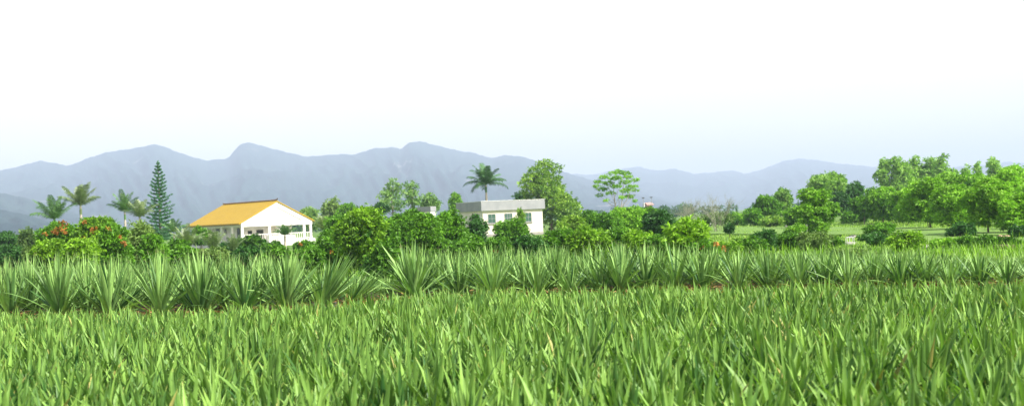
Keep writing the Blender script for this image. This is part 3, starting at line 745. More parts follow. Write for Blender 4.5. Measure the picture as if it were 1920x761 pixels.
# --- tall conifer
def conifer():
    Y = 130.0; T = at(296, 303, Y); rg = np.random.default_rng(5)
    e = empty('conifer_tree', (T[0], Y, 0)); tag(e, 'tall narrow conifer with tiered branches left of the yellow-roofed house', 'tree')
    tb = QB(); H = T[2]; tb.tube([(0, 0, -.05), (0, 0, H*.5), (0, 0, H-.05)], [.2, .12, .02], 8); link('trunk', tb.mesh('trunk', M['bark']), e)
    qb = QB(); nW = 23
    zb = at(305, 450, Y)[2]
    for k in range(nW):
        u = k/(nW-1); z = zb+(H-.25-zb)*(1-(1-u)**1.0)
        L = (1.62*(1-u)**.62*(1 if u > .12 else .85)+.10)*rg.uniform(.85, 1.1)
        nb_ = 7 if u < .8 else 5
        for j in range(nb_):
            a = j/nb_*6.28+k*.7+rg.normal()*.12
            Lb = L*(.65+.5*rg.random())
            s = np.linspace(.05, 1, 12)
            rise = .10+.25*u
            P = np.stack([np.cos(a)*Lb*s, np.sin(a)*Lb*s, z+Lb*(-.06*s+rise*s**2.0*1.6)], 1)
            qb.tube(P[::3], [.03, .02, .014, .008], 4, .3)
            # branchlets like bottle brushes
            Pn = np.repeat(P, 9, 0); n = len(Pn)
            D = unit(rg, n)*.8+np.array([math.cos(a)*.7, math.sin(a)*.7, .55])
            leaves(qb, Pn, D, np.full(n, .26)*(.7+.5*rg.random(n))*(.55+.5*(1-u)), np.full(n, .07), np.clip(rg.normal(.45, .2, n), 0, 1), rg)
    n = 120; P = np.stack([np.zeros(n), np.zeros(n), H-rg.random(n)*1.0], 1); leaves(qb, P, unit(rg, n, .6), np.full(n, .22), np.full(n, .05), np.full(n, .6), rg)
    link('crown', qb.mesh('crown', M['conifer']), e)
conifer()

# --- around the houses
for (p, t, h, y, m_, lb) in [(348, 460, 34, 52, 'glossy', 'low shrub behind the bed below the yellow roof left eave'), (405, 462, 34, 51, 'olive', 'low greyish shrub behind the bed below the yellow roof middle'),
    (462, 460, 34, 52, 'darkleaf', 'low dark shrub behind the bed below the gable left corner'), (520, 463, 32, 51, 'glossy', 'low shrub behind the bed below the short porch palm'), (578, 460, 32, 52, 'glossy', 'low shrub behind the bed below the gable right corner')]:
    W_('shrub', p, t, h, 500, y, m_, lb, base_tint=.45)
W_('shrub', 376, 424, 18, 455, 108, 'glossy', 'small green bush under the left eave of the yellow roof')
W_('shrub', 470, 440, 34, 472, 84, 'glossy', 'broad dark bush in front of the porch windows', base_tint=.3)
W_('shrub', 512, 452, 24, 474, 80, 'glossy', 'dark bush left of the short palm before the porch', base_tint=.35)
W_('shrub', 430, 452, 30, 480, 82, 'darkleaf', 'dark hedge bush before the shaded side of the house')
W_('shrub', 572, 450, 24, 482, 74, 'glossy', 'low green bush with a yellow flower right of the porch', flowers=[(566, 458, 4)], petal='yellow') if False else W_('shrub', 572, 450, 24, 482, 74, 'glossy', 'low green bush with yellowish flowers right of the porch', flowers=[(564, 458, 3.5)])
W_('tree', 622, 366, 22, 425, 172, 'olive', 'thin wispy grey-green tree behind the big bright bush', 'tree', cover=2.2, base_tint=.5)
W_('tree', 583, 386, 20, 430, 168, 'pale', 'pale tree just behind the right eave of the yellow-roofed house', 'tree')
W_('tree', 655, 378, 26, 425, 160, 'glossy', 'green tree top showing over the left of the big bright bush', 'tree', base_tint=.6)
W_('shrub', 632, 425, 40, 496, 56, 'glossy', 'leafy shrub between the house and the big bright bush', flowers=[(622, 472, 3)], base_tint=.5)
W_('shrub', 680, 386, 58, 505, 50, 'bright', 'big bright green bush seen down the gap in the raised bed', flowers=[(728, 468, 3.5), (708, 504, 3)], cover=4.2, seed=2)
W_('shrub', 716, 452, 36, 525, 44, 'glossy', 'low dark shrub right behind the gap in the raised bed', base_tint=.3)
W_('tree', 738, 336, 26, 400, 172, 'pale', 'pale grey-green tall tree, left of a close pair behind the bushes', 'tree', cover=2.4, clumps=[(738, 344, 10), (729, 352, 10), (746, 352, 8), (722, 368, 12), (738, 366, 14), (726, 384, 15), (746, 384, 13), (714, 386, 10)])
W_('tree', 771, 340, 19, 400, 176, 'pale', 'pale tall tree, right of a close pair behind the bushes', 'tree', cover=2.2, clumps=[(768, 347, 9), (775, 353, 9), (763, 362, 11), (778, 366, 11), (768, 380, 15), (788, 382, 12)])
W_('tree', 806, 362, 20, 402, 170, 'pale', 'faint pale tree above the small grey roof', 'tree', cover=2.0)
W_('tree', 851, 364, 13, 395, 176, 'feathery', 'slender light green treetop left of the grey flat roof', 'tree', 'column', cover=2.0)
W_('tree', 712, 382, 18, 402, 150, 'darkleaf', 'dark small treetop left of the pale tall pair', 'tree')
W_('shrub', 752, 390, 46, 500, 60, 'glossy', 'dark glossy shrub right of the big bright bush', base_tint=.38)
W_('shrub', 718, 400, 34, 495, 57, 'glossy', 'leafy shrub filling the belt right of the big bright bush', base_tint=.5)
W_('shrub', 772, 386, 36, 490, 64, 'glossy', 'tall rounded shrub below the close pair of pale trees', base_tint=.45)
W_('shrub', 640, 392, 34, 480, 78, 'glossy', 'shrub filling the gap between the house and the big bright bush', base_tint=.5)
W_('shrub', 1072, 404, 34, 450, 82, 'yellowgreen', 'yellowish shrub at the lower right of the tall yellow-green tree', base_tint=.4)
W_('shrub', 1142, 396, 30, 450, 88, 'glossy', 'rounded shrub at the trunk foot of the umbrella-shaped tree', base_tint=.5)
W_('shrub', 800, 394, 38, 490, 55, 'glossy', 'leafy shrub under the small grey roof', base_tint=.45)
W_('shrub', 842, 386, 38, 485, 58, 'glossy', 'tall glossy shrub hiding the left end of the flat-roofed house', base_tint=.42, cover=4)
W_('shrub', 893, 402, 20, 460, 72, 'darkleaf', 'dark shrub against the corner of the flat-roofed house', base_tint=.6)
W_('shrub', 957, 408, 36, 470, 70, 'glossy', 'rounded glossy bush in front of the flat-roofed house windows', base_tint=.5)
W_('climber', 975, 392, 8, 430, 118, 'yellowgreen', 'slim pale climber between two windows of the flat-roofed house', 'plant', 'column')
for (p, t, h, y, m_, lb, bt) in [
    (878, 442, 40, 52, 'glossy', 'low shrub below the left corner of the flat-roofed house', .4),
    (934, 446, 36, 50, 'glossy', 'dark low shrub with a red flower below the flat-roofed house', .35),
    (992, 442, 40, 51, 'darkleaf', 'dark hedge shrub below the right window of the flat-roofed house', .7),
    (1045, 430, 42, 54, 'glossy', 'hedge shrub below the tall yellow-green tree', .5),
    (1098, 422, 44, 53, 'bright', 'bright hedge shrub between the tall tree and the umbrella-shaped tree', .45),
    (1150, 424, 40, 54, 'glossy', 'hedge shrub straight below the umbrella-shaped tree', .45),
    (1196, 430, 38, 52, 'bright', 'yellowish green hedge shrub left of the brightest bush', .5),
    (1238, 440, 30, 51, 'glossy', 'low dense shrub touching the brightest bush from the left', .5)]:
    W_('shrub', p, t, h, 498, y, m_, lb, base_tint=bt, flowers=[(930, 470, 3)] if p == 934 else None)
W_('shrub', 1108, 392, 26, 440, 92, 'glossy', 'rounded bush top behind the hedge left of the umbrella-shaped tree')
W_('shrub', 1182, 384, 46, 440, 95, 'feathery', 'broad light green mound at the foot of the umbrella-shaped tree', base_tint=.5)
W_('shrub', 1214, 387, 26, 425, 100, 'glossy', 'rounded green bush hiding the foot of the reddish house')
W_('shrub', 1238, 393, 38, 445, 76, 'darkleaf', 'dark green broad-leaved shrub left of the bare grey trees', base_tint=.55)
W_('shrub', 1290, 400, 42, 490, 48, 'bright', 'brightest yellow-green bush with long drooping leaves', ll=.22, lw=.08, base_tint=.7, cover=4)
W_('shrub', 1316, 446, 32, 500, 46, 'glossy', 'dark shrub with orange flowers at the foot of the brightest bush', flowers=[(1344, 456, 3.2), (1318, 463, 3.2), (1357, 466, 2.5)], base_tint=.45)
W_('tree', 1030, 302, 58, 430, 158, 'yellowgreen', 'tall yellow-green tree right of the flat-roofed house', 'tree', base_tint=.55, cover=3.0,
   clumps=[(1020, 310, 16, .7), (1038, 314, 14, .6), (1003, 322, 14, .6), (995, 338, 17, .6), (1012, 335, 18, .7), (1034, 335, 18, .7), (1042, 350, 17, .7), (1003, 352, 18, .7), (1024, 356, 22, .8), (990, 362, 14, .6), (1045, 368, 22, .7), (1060, 378, 20, .6), (1075, 385, 14, .6), (1035, 385, 26, .8), (1060, 396, 24, .8), (1040, 408, 26, .8), (1078, 400, 13, .7), (1012, 372, 20, .8), (980, 346, 9, .5)])
W_('tree', 980, 364, 22, 400, 172, 'darkleaf', 'dark green layered treetop just over the flat roof', 'tree', 'layer', base_tint=.7)
W_('tree', 1155, 318, 42, 392, 140, 'feathery', 'umbrella-shaped tree with thin fanned limbs and flat foliage layers', 'tree', cover=2.3, base_tint=.6, r0_=.16, bark='palebark', stems=True, ll=.17, lw=.075,
   clumps=[(1158, 322, 9, .35), (1147, 326, 8, .35), (1170, 325, 10, .3), (1180, 331, 9, .3), (1133, 332, 10, .3), (1190, 338, 8, .3), (1155, 334, 12, .3), (1122, 341, 8, .3), (1140, 343, 11, .3), (1172, 341, 11, .3), (1186, 349, 10, .25), (1118, 349, 7, .3), (1156, 349, 10, .3), (1130, 354, 10, .3), (1194, 356, 6, .3), (1173, 357, 11, .3), (1124, 366, 7, .35), (1145, 362, 8, .3), (1182, 368, 9, .3), (1164, 370, 7, .3), (1134, 376, 6, .3), (1190, 377, 6, .3)])

# bare twiggy trees
def bare(px, top, hw, Y, label, seed):
    rg = np.random.default_rng(seed); T = at(px, top, Y); e = empty('bare_tree', (T[0], Y, 0)); tag(e, label, 'tree', 'bare grey trees')
    qb = QB(); H = T[2]; W = hw*Y/F
    def grow(p, d, L, r, lev):
        d = d/np.linalg.norm(d); q = p+d*L
        m = (p+q)/2+rg.normal(size=3)*L*.07
        qb.tube([p, m, q], [r, r*.8, r*.6], 4)
        if lev == 0: return
        for _ in range(3):
            nd = d+rg.normal(size=3)*np.array([.45, .45, .3])*np.linalg.norm(d); nd[2] = abs(nd[2])*.9+.2*np.linalg.norm(d)
            s = p+(q-p)*rg.uniform(.45, 1)
            grow(s, nd, L*rg.uniform(.55, .85), r*.6, lev-1)
    for k in range(6):
        a = rg.uniform(0, 6.28)
        grow(np.array([rg.normal()*.15, rg.normal()*.15, -.03]), np.array([math.cos(a)*W*.7, math.sin(a)*W*.7, H*.75]), H*.46, .028, 4)
    link('twigs', qb.mesh('twigs', M['twig'], True), e)
bare(1342, 364, 36, 112, 'bare grey twiggy tree behind the paddock, right of the pair', 1)
bare(1288, 374, 24, 116, 'smaller bare grey tree behind the brightest bush, left of the pair', 2)
W_('shrub', 1342, 398, 32, 420, 118, 'olive', 'pale olive scrub under the bare grey trees', base_tint=.5, cover=2)

# --- right side
W_('shrub', 1368, 419, 9, 434, 86, 'darkleaf', 'small round dark bush on a thin stem in the paddock')
W_('shrub', 1382, 398, 20, 420, 146, 'feathery', 'green bush at the paddock far edge right of the bare trees')
W_('shrub', 1410, 390, 20, 420, 142, 'glossy', 'darker green bush left of the double-topped tree', base_tint=.6)
W_('tree', 1440, 360, 26, 418, 150, 'glossy', 'double-topped dark green tree left of the feathery bright tree', 'tree', base_tint=.55)
W_('tree', 1466, 349, 18, 410, 156, 'gum', 'paler treetop rising behind the double-topped dark tree', 'tree', base_tint=.4)
W_('shrub', 1448, 404, 28, 424, 128, 'yellowgreen', 'yellowish low scrub in front of the double-topped tree', base_tint=.35)
W_('shrub', 1490, 385, 22, 425, 118, 'feathery', 'light green bush between the double-topped and feathery trees')
W_('tree', 1553, 316, 44, 405, 162, 'gum', 'rounded pale-topped tree behind the feathery bright tree', 'tree', base_tint=.55)
W_('tree', 1604, 335, 22, 410, 156, 'darkleaf', 'dark blue-green tree right of the rounded pale-topped tree', 'tree', base_tint=.6)
W_('tree', 1578, 352, 20, 410, 150, 'darkleaf', 'dark tree tucked under the rounded pale-topped tree', 'tree', base_tint=.5)
W_('tree', 1525, 358, 44, 446, 84, 'feathery', 'feathery bright green tree with drooping layers in mid field', 'tree', 'layer', base_tint=.55, cover=4.5)
W_('shrub', 1492, 420, 24, 450, 80, 'feathery', 'light green lower growth left of the feathery bright tree')
for (p, t, h, y, m_, lb, bt) in [
    (1362, 454, 34, 52, 'bright', 'low bright hedge just right of the brightest bush', .4),
    (1408, 452, 28, 53, 'glossy', 'low bright hedge plant below the small round dark bush', .5),
    (1432, 432, 18, 58, 'darkleaf', 'upright dark shrub at the right end of the low hedge', .6),
    (1478, 440, 30, 60, 'glossy', 'dark tangled shrub by the pale fence post', .35),
    (1524, 440, 34, 58, 'olive', 'olive tangled shrub below the feathery bright tree', .35),
    (1562, 450, 22, 62, 'glossy', 'dark shrub just left of the small white frame', .3),
    (1638, 442, 26, 60, 'darkleaf', 'rounded dark shrub just right of the small white frame', .75),
    (1648, 424, 26, 78, 'glossy', 'spreading green shrub behind the grey stone slab', .55),
    (1697, 438, 26, 52, 'bright', 'bright green drooping shrub right of the white frame', .55),
    (1800, 424, 26, 68, 'darkleaf', 'dark shrub around the trunk of the slim right-hand tree', .5),
    (1830, 448, 34, 54, 'glossy', 'dark broad-leaved shrub low in front of the thin single trunk', .35),
    (1880, 452, 30, 54, 'glossy', 'dark low shrub in front of the tan boulders', .3),
    (1912, 428, 26, 62, 'darkleaf', 'dark shrub at the right edge of the photo', .5),
    (1770, 456, 24, 55, 'feathery', 'light green weeds under the many-stemmed small tree', .5),
    (1590, 472, 34, 48, 'olive', 'weedy scrub in front of the small white frame', .45)]:
    W_('shrub', p, t-7, h*1.25, 486 if p != 1800 else 456, y, m_, lb, base_tint=bt)
W_('tree', 1652, 345, 42, 415, 125, 'feathery', 'spreading mid-green tree in front of the leftmost gum trees', 'tree', base_tint=.45)
W_('tree', 1618, 362, 24, 412, 130, 'glossy', 'mid-green tree between the dark blue-green and the spreading tree', 'tree', base_tint=.55)
gums = [(1656, 297, 14, 350, 'leftmost slim gum tree of the tall row at right'), (1684, 297, 27, 385, 'broad light green gum tree, second in the tall row'), (1714, 294, 13, 350, 'slim gum treetop between the two broad gum trees'),
        (1742, 301, 26, 390, 'broad darker-sided gum tree, fourth in the tall row'), (1767, 291, 15, 365, 'tallest gum tree, just left of the open sky notch'), (1786, 318, 13, 370, 'short gum tree on the slope of the sky notch'), (1700, 310, 18, 380, 'gum tree low between the second and third tall gums'),
        (1814, 312, 13, 365, 'first small gum tree right of the sky notch'), (1833, 303, 9, 355, 'slimmest cone-topped gum tree right of the sky notch'), (1862, 295, 13, 350, 'tallest gum tree right of the sky notch'), (1880, 320, 14, 360, 'blossom-pale treetop between gum and feathery trees')]
for p, t, h, b, lb in gums:
    W_('gum_tree', p, t, h, b, 195+(p % 7)*3, 'gum', lb, 'tree', 'column', group='tall gum trees at the right', base_tint=.65, cover=2.6, bark='palebark')
right = [(1738, 342, 40, 428, 92, 'feathery tree with many thin curved stems'), (1790, 352, 40, 430, 84, 'yellowish feathery tree with a leaning slim trunk'), (1768, 326, 34, 400, 120, 'feathery treetop behind the many-stemmed tree'),
         (1848, 338, 40, 430, 72, 'feathery tree on a single thin straight trunk'), (1902, 318, 42, 400, 96, 'brightest tall feathery tree near the right edge'), (1908, 368, 36, 432, 70, 'lower feathery tree at the right edge with forked trunk'), (1820, 330, 30, 400, 118, 'feathery treetop behind the single-trunk tree'),
         (1700, 360, 30, 415, 112, 'feathery tree left of the many-stemmed tree'), (1950, 345, 40, 430, 78, 'feathery tree reaching in at the right edge'),
         (1725, 352, 30, 415, 128, 'feathery tree filling the wall behind the many curved stems'), (1775, 345, 30, 415, 132, 'feathery tree filling the wall behind the leaning slim trunk'), (1868, 334, 30, 415, 126, 'feathery tree filling the wall left of the brightest tall one'), (1838, 352, 30, 415, 110, 'feathery tree filling the wall behind the single straight trunk')]
for k, (p, t, h, b, y, lb) in enumerate(right):
    if k in (0, 3): b -= 6
    W_('feathery_tree', p, t-2, h*1.25, b-6, y, 'feathery', lb, 'tree', 'layer', group='feathery trees at the right', base_tint=.6+.08*(k % 3), cover=4.2, stems=(k in (0, 5)), r0_=.07 if y < 100 else None)
for p, t, h, lb in [(1590, 396, 16, 'small rounded bush at the paddock far edge, left of three'), (1615, 394, 16, 'small rounded bush at the paddock far edge, middle of three'), (1665, 392, 22, 'small rounded bush at the paddock far edge, right of three'), (1722, 396, 22, 'dark bush at the far edge behind the many-stemmed tree'), (1812, 392, 26, 'dark bush behind the single thin trunk'), (1880, 392, 26, 'dark bush at the far edge by the right side')]:
    W_('shrub', p, t, h, 418, 136, 'darkleaf' if p > 1700 else 'glossy', lb, base_tint=.6)

# distant woods: nobody could count them
def woods(px0, px1, Y, topz, n, seed, mat):
    rg = np.random.default_rng(seed); qb = QB(); cl = []
    for k in range(n):
        p = rg.uniform(px0, px1); y = Y*rg.uniform(1, 1.35); r = y*.0052*rg.uniform(.6, 1.3)
        cl.append((np.array([(p-CX)/F*y, y, r*.4+topz*rg.random()]), np.array([r, r, r*.8])))
    foliage(qb, cl, rg, Y*.0022, Y*.0012, cover=1.6, tuft=4)
    return qb.mesh('woods', mat)
tag(link('distant_woods', woods(-700, 2600, 420, 2.0, 380, 3, M['darkleaf'])), 'low band of woods far beyond the houses', 'woods', kind='stuff')

# ------------------------------------------------------------------ the yellow-roofed house
def part(parent, name, qb, mat, smooth=False, label=None):
    o = link(name, qb.mesh(name, M[mat], smooth), parent)
    if label: o['label'] = label
    return o
def window(parent, u0, u1, z0, z1, v, glass, frame='darkframe', axis='u', bars=(1, 1), name='window', th=.05, out=-1):
    "a window in the wall plane v; u runs along it; out: side it faces"
    q = QB(); f = QB(); t = .05
    def bx(Q, a0, a1, b0, b1, d0, d1):
        lo, hi = sorted((v+out*d0, v+out*d1))
        if axis == 'u': Q.box(a0, a1, lo, hi, b0, b1)
        else: Q.box(lo, hi, a0, a1, b0, b1)
    bx(q, u0+.01, u1-.01, z0+.01, z1-.01, -.02, .015)
    for a in (u0, u1): bx(f, a-t/2, a+t/2, z0-t/2, z1+t/2, -.01, th)
    for b in (z0, z1): bx(f, u0+t/2, u1-t/2, b-t/2, b+t/2, -.01, th)
    for k in range(1, bars[0]+1):
        a = u0+(u1-u0)*k/(bars[0]+1); bx(f, a-.02, a+.02, z0+t/2, z1-t/2, -.01, th*.8)
    for k in range(1, bars[1]+1):
        b = z0+(z1-z0)*k/(bars[1]+1)
        bx(f, u0+t/2, u1-t/2, b-.02, b+.02, -.01, th*.6)
    w = part(parent, name, q, glass); part(w, 'frame', f, frame)
    if name == 'window':
        g = QB(); bx(g, u0-.12, u1+.12, z0-.16, z0-.035, -.01, .12); part(w, 'sill', g, 'concrete')
    return w
def house1():
    Y = 150; C = at(452, 418, Y); ez = C[2]; W, L = 10.5, 14.6
    e = empty('house', (C[0], Y, 0), R(41)); tag(e, 'white gabled house with a yellow tiled roof and columned porch', 'house')
    rz = ez+2.62; beam = .5; fl = .75
    zb = ez-beam
    # gable wall panel with beam, front at v=0
    q = QB()
    q.add([(0, 0, zb), (W, 0, zb), (W, 0, ez), (0, 0, ez), (0, .25, zb), (W, .25, zb), (W, .25, ez), (0, .25, ez)], [(0, 1, 2, 3), (4, 7, 6, 5), (0, 4, 5, 1), (0, 3, 7, 4), (1, 5, 6, 2)])
    m_ = 40; 
    for k in range(m_):
        u0_, u1_ = W*k/m_, W*(k+1)/m_
        h0 = ez+(rz-ez)*(1-abs(2*u0_/W-1)); h1 = ez+(rz-ez)*(1-abs(2*u1_/W-1))
        q.add([(u0_, 0, ez), (u1_, 0, ez), (u1_, 0, h1), (u0_, 0, h0), (u0_, .25, ez), (u1_, .25, ez), (u1_, .25, h1), (u0_, .25, h0)], [(0, 1, 2, 3), (4, 7, 6, 5)])
    part(e, 'gable', q, 'white')
    # raised moulding of an inner triangle
    q = QB()
    for s in (-1, 1):
        a = np.array([W/2, -.03, rz-.75]); b = np.array([W/2+s*W*.34, -.03, rz-.75-(rz-ez)*.68])
        q.slab([a, b, b+[0, 0, .07], a+[0, 0, .07]], (0, -1, 0), .03)
    part(e, 'gable_moulding', q, 'concrete')
    # side and rear beams
    q = QB(); q.box(0, .25, .252, L, zb, ez-.02); part(e, 'side_beam', q, 'white')
    q = QB(); q.box(W-.25, W, .252, L, zb, ez-.02); part(e, 'side_beam', q, 'white')
    # walls of the rooms, set back behind the porch
    wu0, wu1, wv0, wv1 = 1.5, W-1.9, 2.1, L-.3
    q = QB(); q.box(wu0, wu1, wv0, wv1, .02, zb+.05); part(e, 'wall', q, 'white')
    q = QB(); q.box(.25, W-.25, .26, L-.1, zb+.05, zb+.12); part(e, 'porch_ceiling', q, 'white')
    # floor platform and balustrade
    q = QB(); q.box(-.2, W+.2, -.25, L, -.1, fl); part(e, 'platform', q, 'white')
    q = QB(); zt_ = fl+.85
    q.box(0.35, W-.35, .06, .14, zt_-.08, zt_); q.box(0.35, W-.35, .07, .13, fl+.08, fl+.14)
    u = .5
    while u < W-.4: q.box(u-.03, u+.03, .08, .12, fl+.14, zt_-.08); u += .32
    part(e, 'balustrade', q, 'white')
    q = QB(); q.box(3.4, 7.2, -1.0, -.26, -.1, fl+.55); q.box(3.4, 7.2, -1.5, -1.002, -.1, .25); part(e, 'porch_parapet', q, 'white')
    for u in (.18, 4.1, 5.6, 9.3, W-.22):
        q = QB(); q.box(u-.15, u+.15, .05, .32, fl, zb-.002); q.box(u-.2, u+.2, .0, .37, fl+.001, fl+.15); part(e, 'column', q, 'white')
    for v in (2.8, 5.6, 8.4, 11.2, 14):
        q = QB(); q.box(.02, .28, v-.15, v+.15, fl, zb-.002); part(e, 'column', q, 'white')
    for v in (6, 12):
        q = QB(); q.box(W-.3, W-.04, v-.15, v+.15, fl, zb-.002); part(e, 'column', q, 'white')
    window(e, 2.05, 2.6, fl+.65, zb-.55, wv0, 'darkglass', bars=(0, 1))
    window(e, 3.3, 4.25, fl+.4, zb-.5, wv0, 'darkglass', bars=(1, 2))
    window(e, 7.6, 8.1, fl+.65, zb-.5, wv0, 'darkglass', bars=(0, 1))
    q = QB(); q.box(5.05, 6.15, wv0-.04, wv0+.02, fl, fl+2.1); d = part(e, 'door', q, 'cream'); q = QB(); q.box(5.98, 6.05, wv0-.09, wv0-.042, fl+1, fl+1.15); part(d, 'handle', q, 'darkframe')
    for v0, v1 in ((3.2, 3.9), (5.0, 5.7), (9, 9.8)):
        window(e, v0, v1, fl+.1, fl+1.7, wu0, 'darkglass', axis='v', bars=(0, 1), name='door')
    for v0 in (7.0, 8.2):
        window(e, v0, v0+.4, zb-.6, zb-.25, wu0, 'darkglass', axis='v', bars=(0, 0))
    # roof: two slopes, overhanging
    for s in (0, 1):
        q = QB(); o = .35
        lowz = ez-o*(rz-ez)/(W/2)
        if s == 0: P = [(-o, -.12, lowz), (W/2, -.12, rz), (W/2, L+.25, rz), (-o, L+.25, lowz)]
        else: P = [(W/2, -.12, rz), (W+o, -.12, lowz), (W+o, L+.25, lowz), (W/2, L+.25, rz)]
        q.slab(P, (0, 0, 1), .14); part(e, 'roof_slope', q, 'roof')
    q = QB(); q.box(-.37, -.33, -.12, L+.25, lowz-.08, lowz+.0); part(e, 'eave_board', q, 'ridge')
    q = QB(); q.tube([(W/2, -.32, rz+.42), (W/2, -.1, rz+.26), (W/2, .5, rz+.2), (W/2, L-.3, rz+.2), (W/2, L+.1, rz+.24), (W/2, L+.35, rz+.34)], [.05, .1, .1, .1, .1, .05], 6); part(e, 'ridge_cap', q, 'ridge', True)
    # back gable
    q = QB(); q.add([(0, L, zb), (W, L, zb), (W, L, ez), (0, L, ez)], [(0, 3, 2, 1)]); q.add([(0, L, ez), (W, L, ez), (W/2, L, rz), (W/2-.01, L, rz)], [(0, 3, 2, 1)]); part(e, 'rear_gable', q, 'white')
house1()
def house2():
    Y = 150; C = at(902, 378, Y); W, L = 9.1, 8.5; zt = C[2]; ov = .28
    e = empty('house', (C[0], Y, 0), R(25)); tag(e, 'cream house with a flat roof, grey fascia and green-tinted windows', 'house')
    zf = zt-1.2
    q = QB(); q.box(ov, W-ov, ov, L-ov, -.1, zf+.02); part(e, 'wall', q, 'cream')
    q = QB()
    q.box(0, W, 0, L, zf, zt); part(e, 'roof_fascia', q, 'greymetal')
    q = QB(); q.box(-.03, W+.03, -.03, L+.03, zt+.002, zt+.06); part(e, 'roof_coping', q, 'whiteframe')
    wz1 = zf-.45; wz0 = wz1-1.15
    window(e, 1.0, 2.05, wz0, wz1, ov, 'greenglass', 'greymetal', bars=(1, 1))
    window(e, 3.35, 4.45, wz0, wz1, ov, 'greenglass', 'greymetal', bars=(2, 1))
    window(e, 5.85, 7.2, wz0, wz1, ov, 'greenglass', 'greymetal', bars=(2, 1))
    window(e, 1.2, 2.2, wz0, wz1, ov, 'greenglass', 'whiteframe', axis='v', bars=(1, 1))
    q = QB(); q.tube([(ov-.06, ov+.35, 0), (ov-.06, ov+.35, zf)], [.06, .06], 8); part(e, 'drainpipe', q, 'whiteframe', True)
    q = QB(); q.box(ov-.001, W-ov+.02, ov-.03, ov-.002, 0, .35); part(e, 'plinth', q, 'concrete')
house2()
def outbuilding():
    Y = 165; C = at(807, 387, Y)
    e = empty('outbuilding', (C[0], Y, 0), R(60)); tag(e, 'small grey and white flat-roofed outbuilding half hidden by shrubs', 'outbuilding')
    q = QB(); q.box(.1, 1.3, .1, 2.4, -.1, C[2]-.7); part(e, 'wall', q, 'white')
    q = QB(); q.box(0, 1.4, 0, 2.5, C[2]-.7, C[2]); part(e, 'roof', q, 'greymetal')
    q = QB(); q.box(.4, 1.0, .05, .098, .3, C[2]-1.2); part(e, 'door', q, 'darkframe')
outbuilding()
def red_house():
    Y = 300; C = at(1219, 381, Y); w = 1.3
    e = empty('house', (C[0], Y, 0), R(15)); tag(e, 'tiny far house with a reddish wall above the green mound', 'house')
    q = QB(); q.box(-w/2, w/2, 0, 2.5, -.1, C[2]-.5); part(e, 'wall', q, 'redwall')
    q = QB(); q.slab([(-w/2-.3, -.3, C[2]-.5), (w/2+.3, -.3, C[2]-.5), (w/2+.3, 1.25, C[2]+.1), (-w/2-.3, 1.25, C[2]+.1)], (0, 0, 1), .1); q.slab([(-w/2-.3, 1.252, C[2]+.1), (w/2+.3, 1.252, C[2]+.1), (w/2+.3, 2.8, C[2]-.5), (-w/2-.3, 2.8, C[2]-.5)], (0, 0, 1), .1); part(e, 'roof', q, 'redwall')
    window(e, -.5, .4, C[2]-1.9, C[2]-1.0, 0, 'darkglass', bars=(1, 0))
red_house()
def lamp(px, py, Y, label):
    C = at(px, py, Y); e = empty('street_lamp', (C[0], Y, 0)); tag(e, label, 'street lamp', 'far street lamps')
    q = QB(); q.tube([(0, 0, -.05), (0, 0, C[2]-.1)], [.09, .05], 6); part(e, 'pole', q, 'greymetal', True)
    q = QB(); q.box(-.28, .28, -.15, .15, C[2]-.1, C[2]+.12); part(e, 'lamp_head', q, 'darkframe')
lamp(1221, 370, 260, 'far street lamp directly above the reddish house')
lamp(1206, 371, 262, 'far street lamp left of the reddish house')
# white post, fence, frame, slabs, boulders
def post(px, t, b, label, r=.06, mat='whiteframe'):
    Y = ground_y(px, b, 0); C = at(px, t, Y)
    q = QB(); q.tube([(0, 0, -.1), (0, 0, C[2]*.97), (0, 0, C[2])], [r, r*.9, r*.4], 7)
    tag(link('post', q.mesh('post', M[mat]), None, (float(C[0]), float(Y), 0)), label, 'post')
post(1442.5, 394, 418, 'thin white post in front of the double-topped tree', .07)
post(1208, 380, 424, 'leaning white post beside the tiny reddish house', .08)
post(1331, 404, 425, 'pale post under the bare grey trees', .07)
def fence():
    Y = 82.0; e0 = at(1474, 424, Y); e1 = at(1512, 424, Y)
    e = empty('fence', (float(e0[0]), Y, 0)); tag(e, 'short pale rail fence behind the tangled shrubs', 'fence')
    w = float(e1[0]-e0[0]); h = float(e0[2])
    for u in (0, w/2, w):
        q = QB(); q.box(u-.06, u+.06, -.06, .06, -.1, h+.05); part(e, 'post', q, 'concrete')
    q = QB(); q.box(.06, w-.06, -.03, .03, h-.14, h-.06); part(e, 'rail', q, 'whiteframe')
fence()
def white_frame():
    px, Y = 1589, ground_y(1589, 458, .1); C = at(px, 456, Y)
    e = empty('white_frame', (float(C[0]), float(Y), .1)); tag(e, 'small white open metal frame standing on a pale concrete slab', 'frame stand')
    w, h, d = .36, .36, .3
    for u in (0, w):
        for v in (0, d):
            q = QB(); q.tube([(u, v, 0), (u, v, h)], [.014, .014], 6); part(e, 'leg', q, 'whiteframe', True)
    q = QB(); q.tube([(0, 0, h), (w, 0, h), (w, d, h), (0, d, h), (0, 0, h)], [.014]*5, 6); part(e, 'top_rail', q, 'whiteframe')
    q = QB(); q.tube([(w*.33, 0, 0), (w*.33, 0, h)], [.015, .015], 6); part(e, 'upright', q, 'whiteframe')
white_frame()
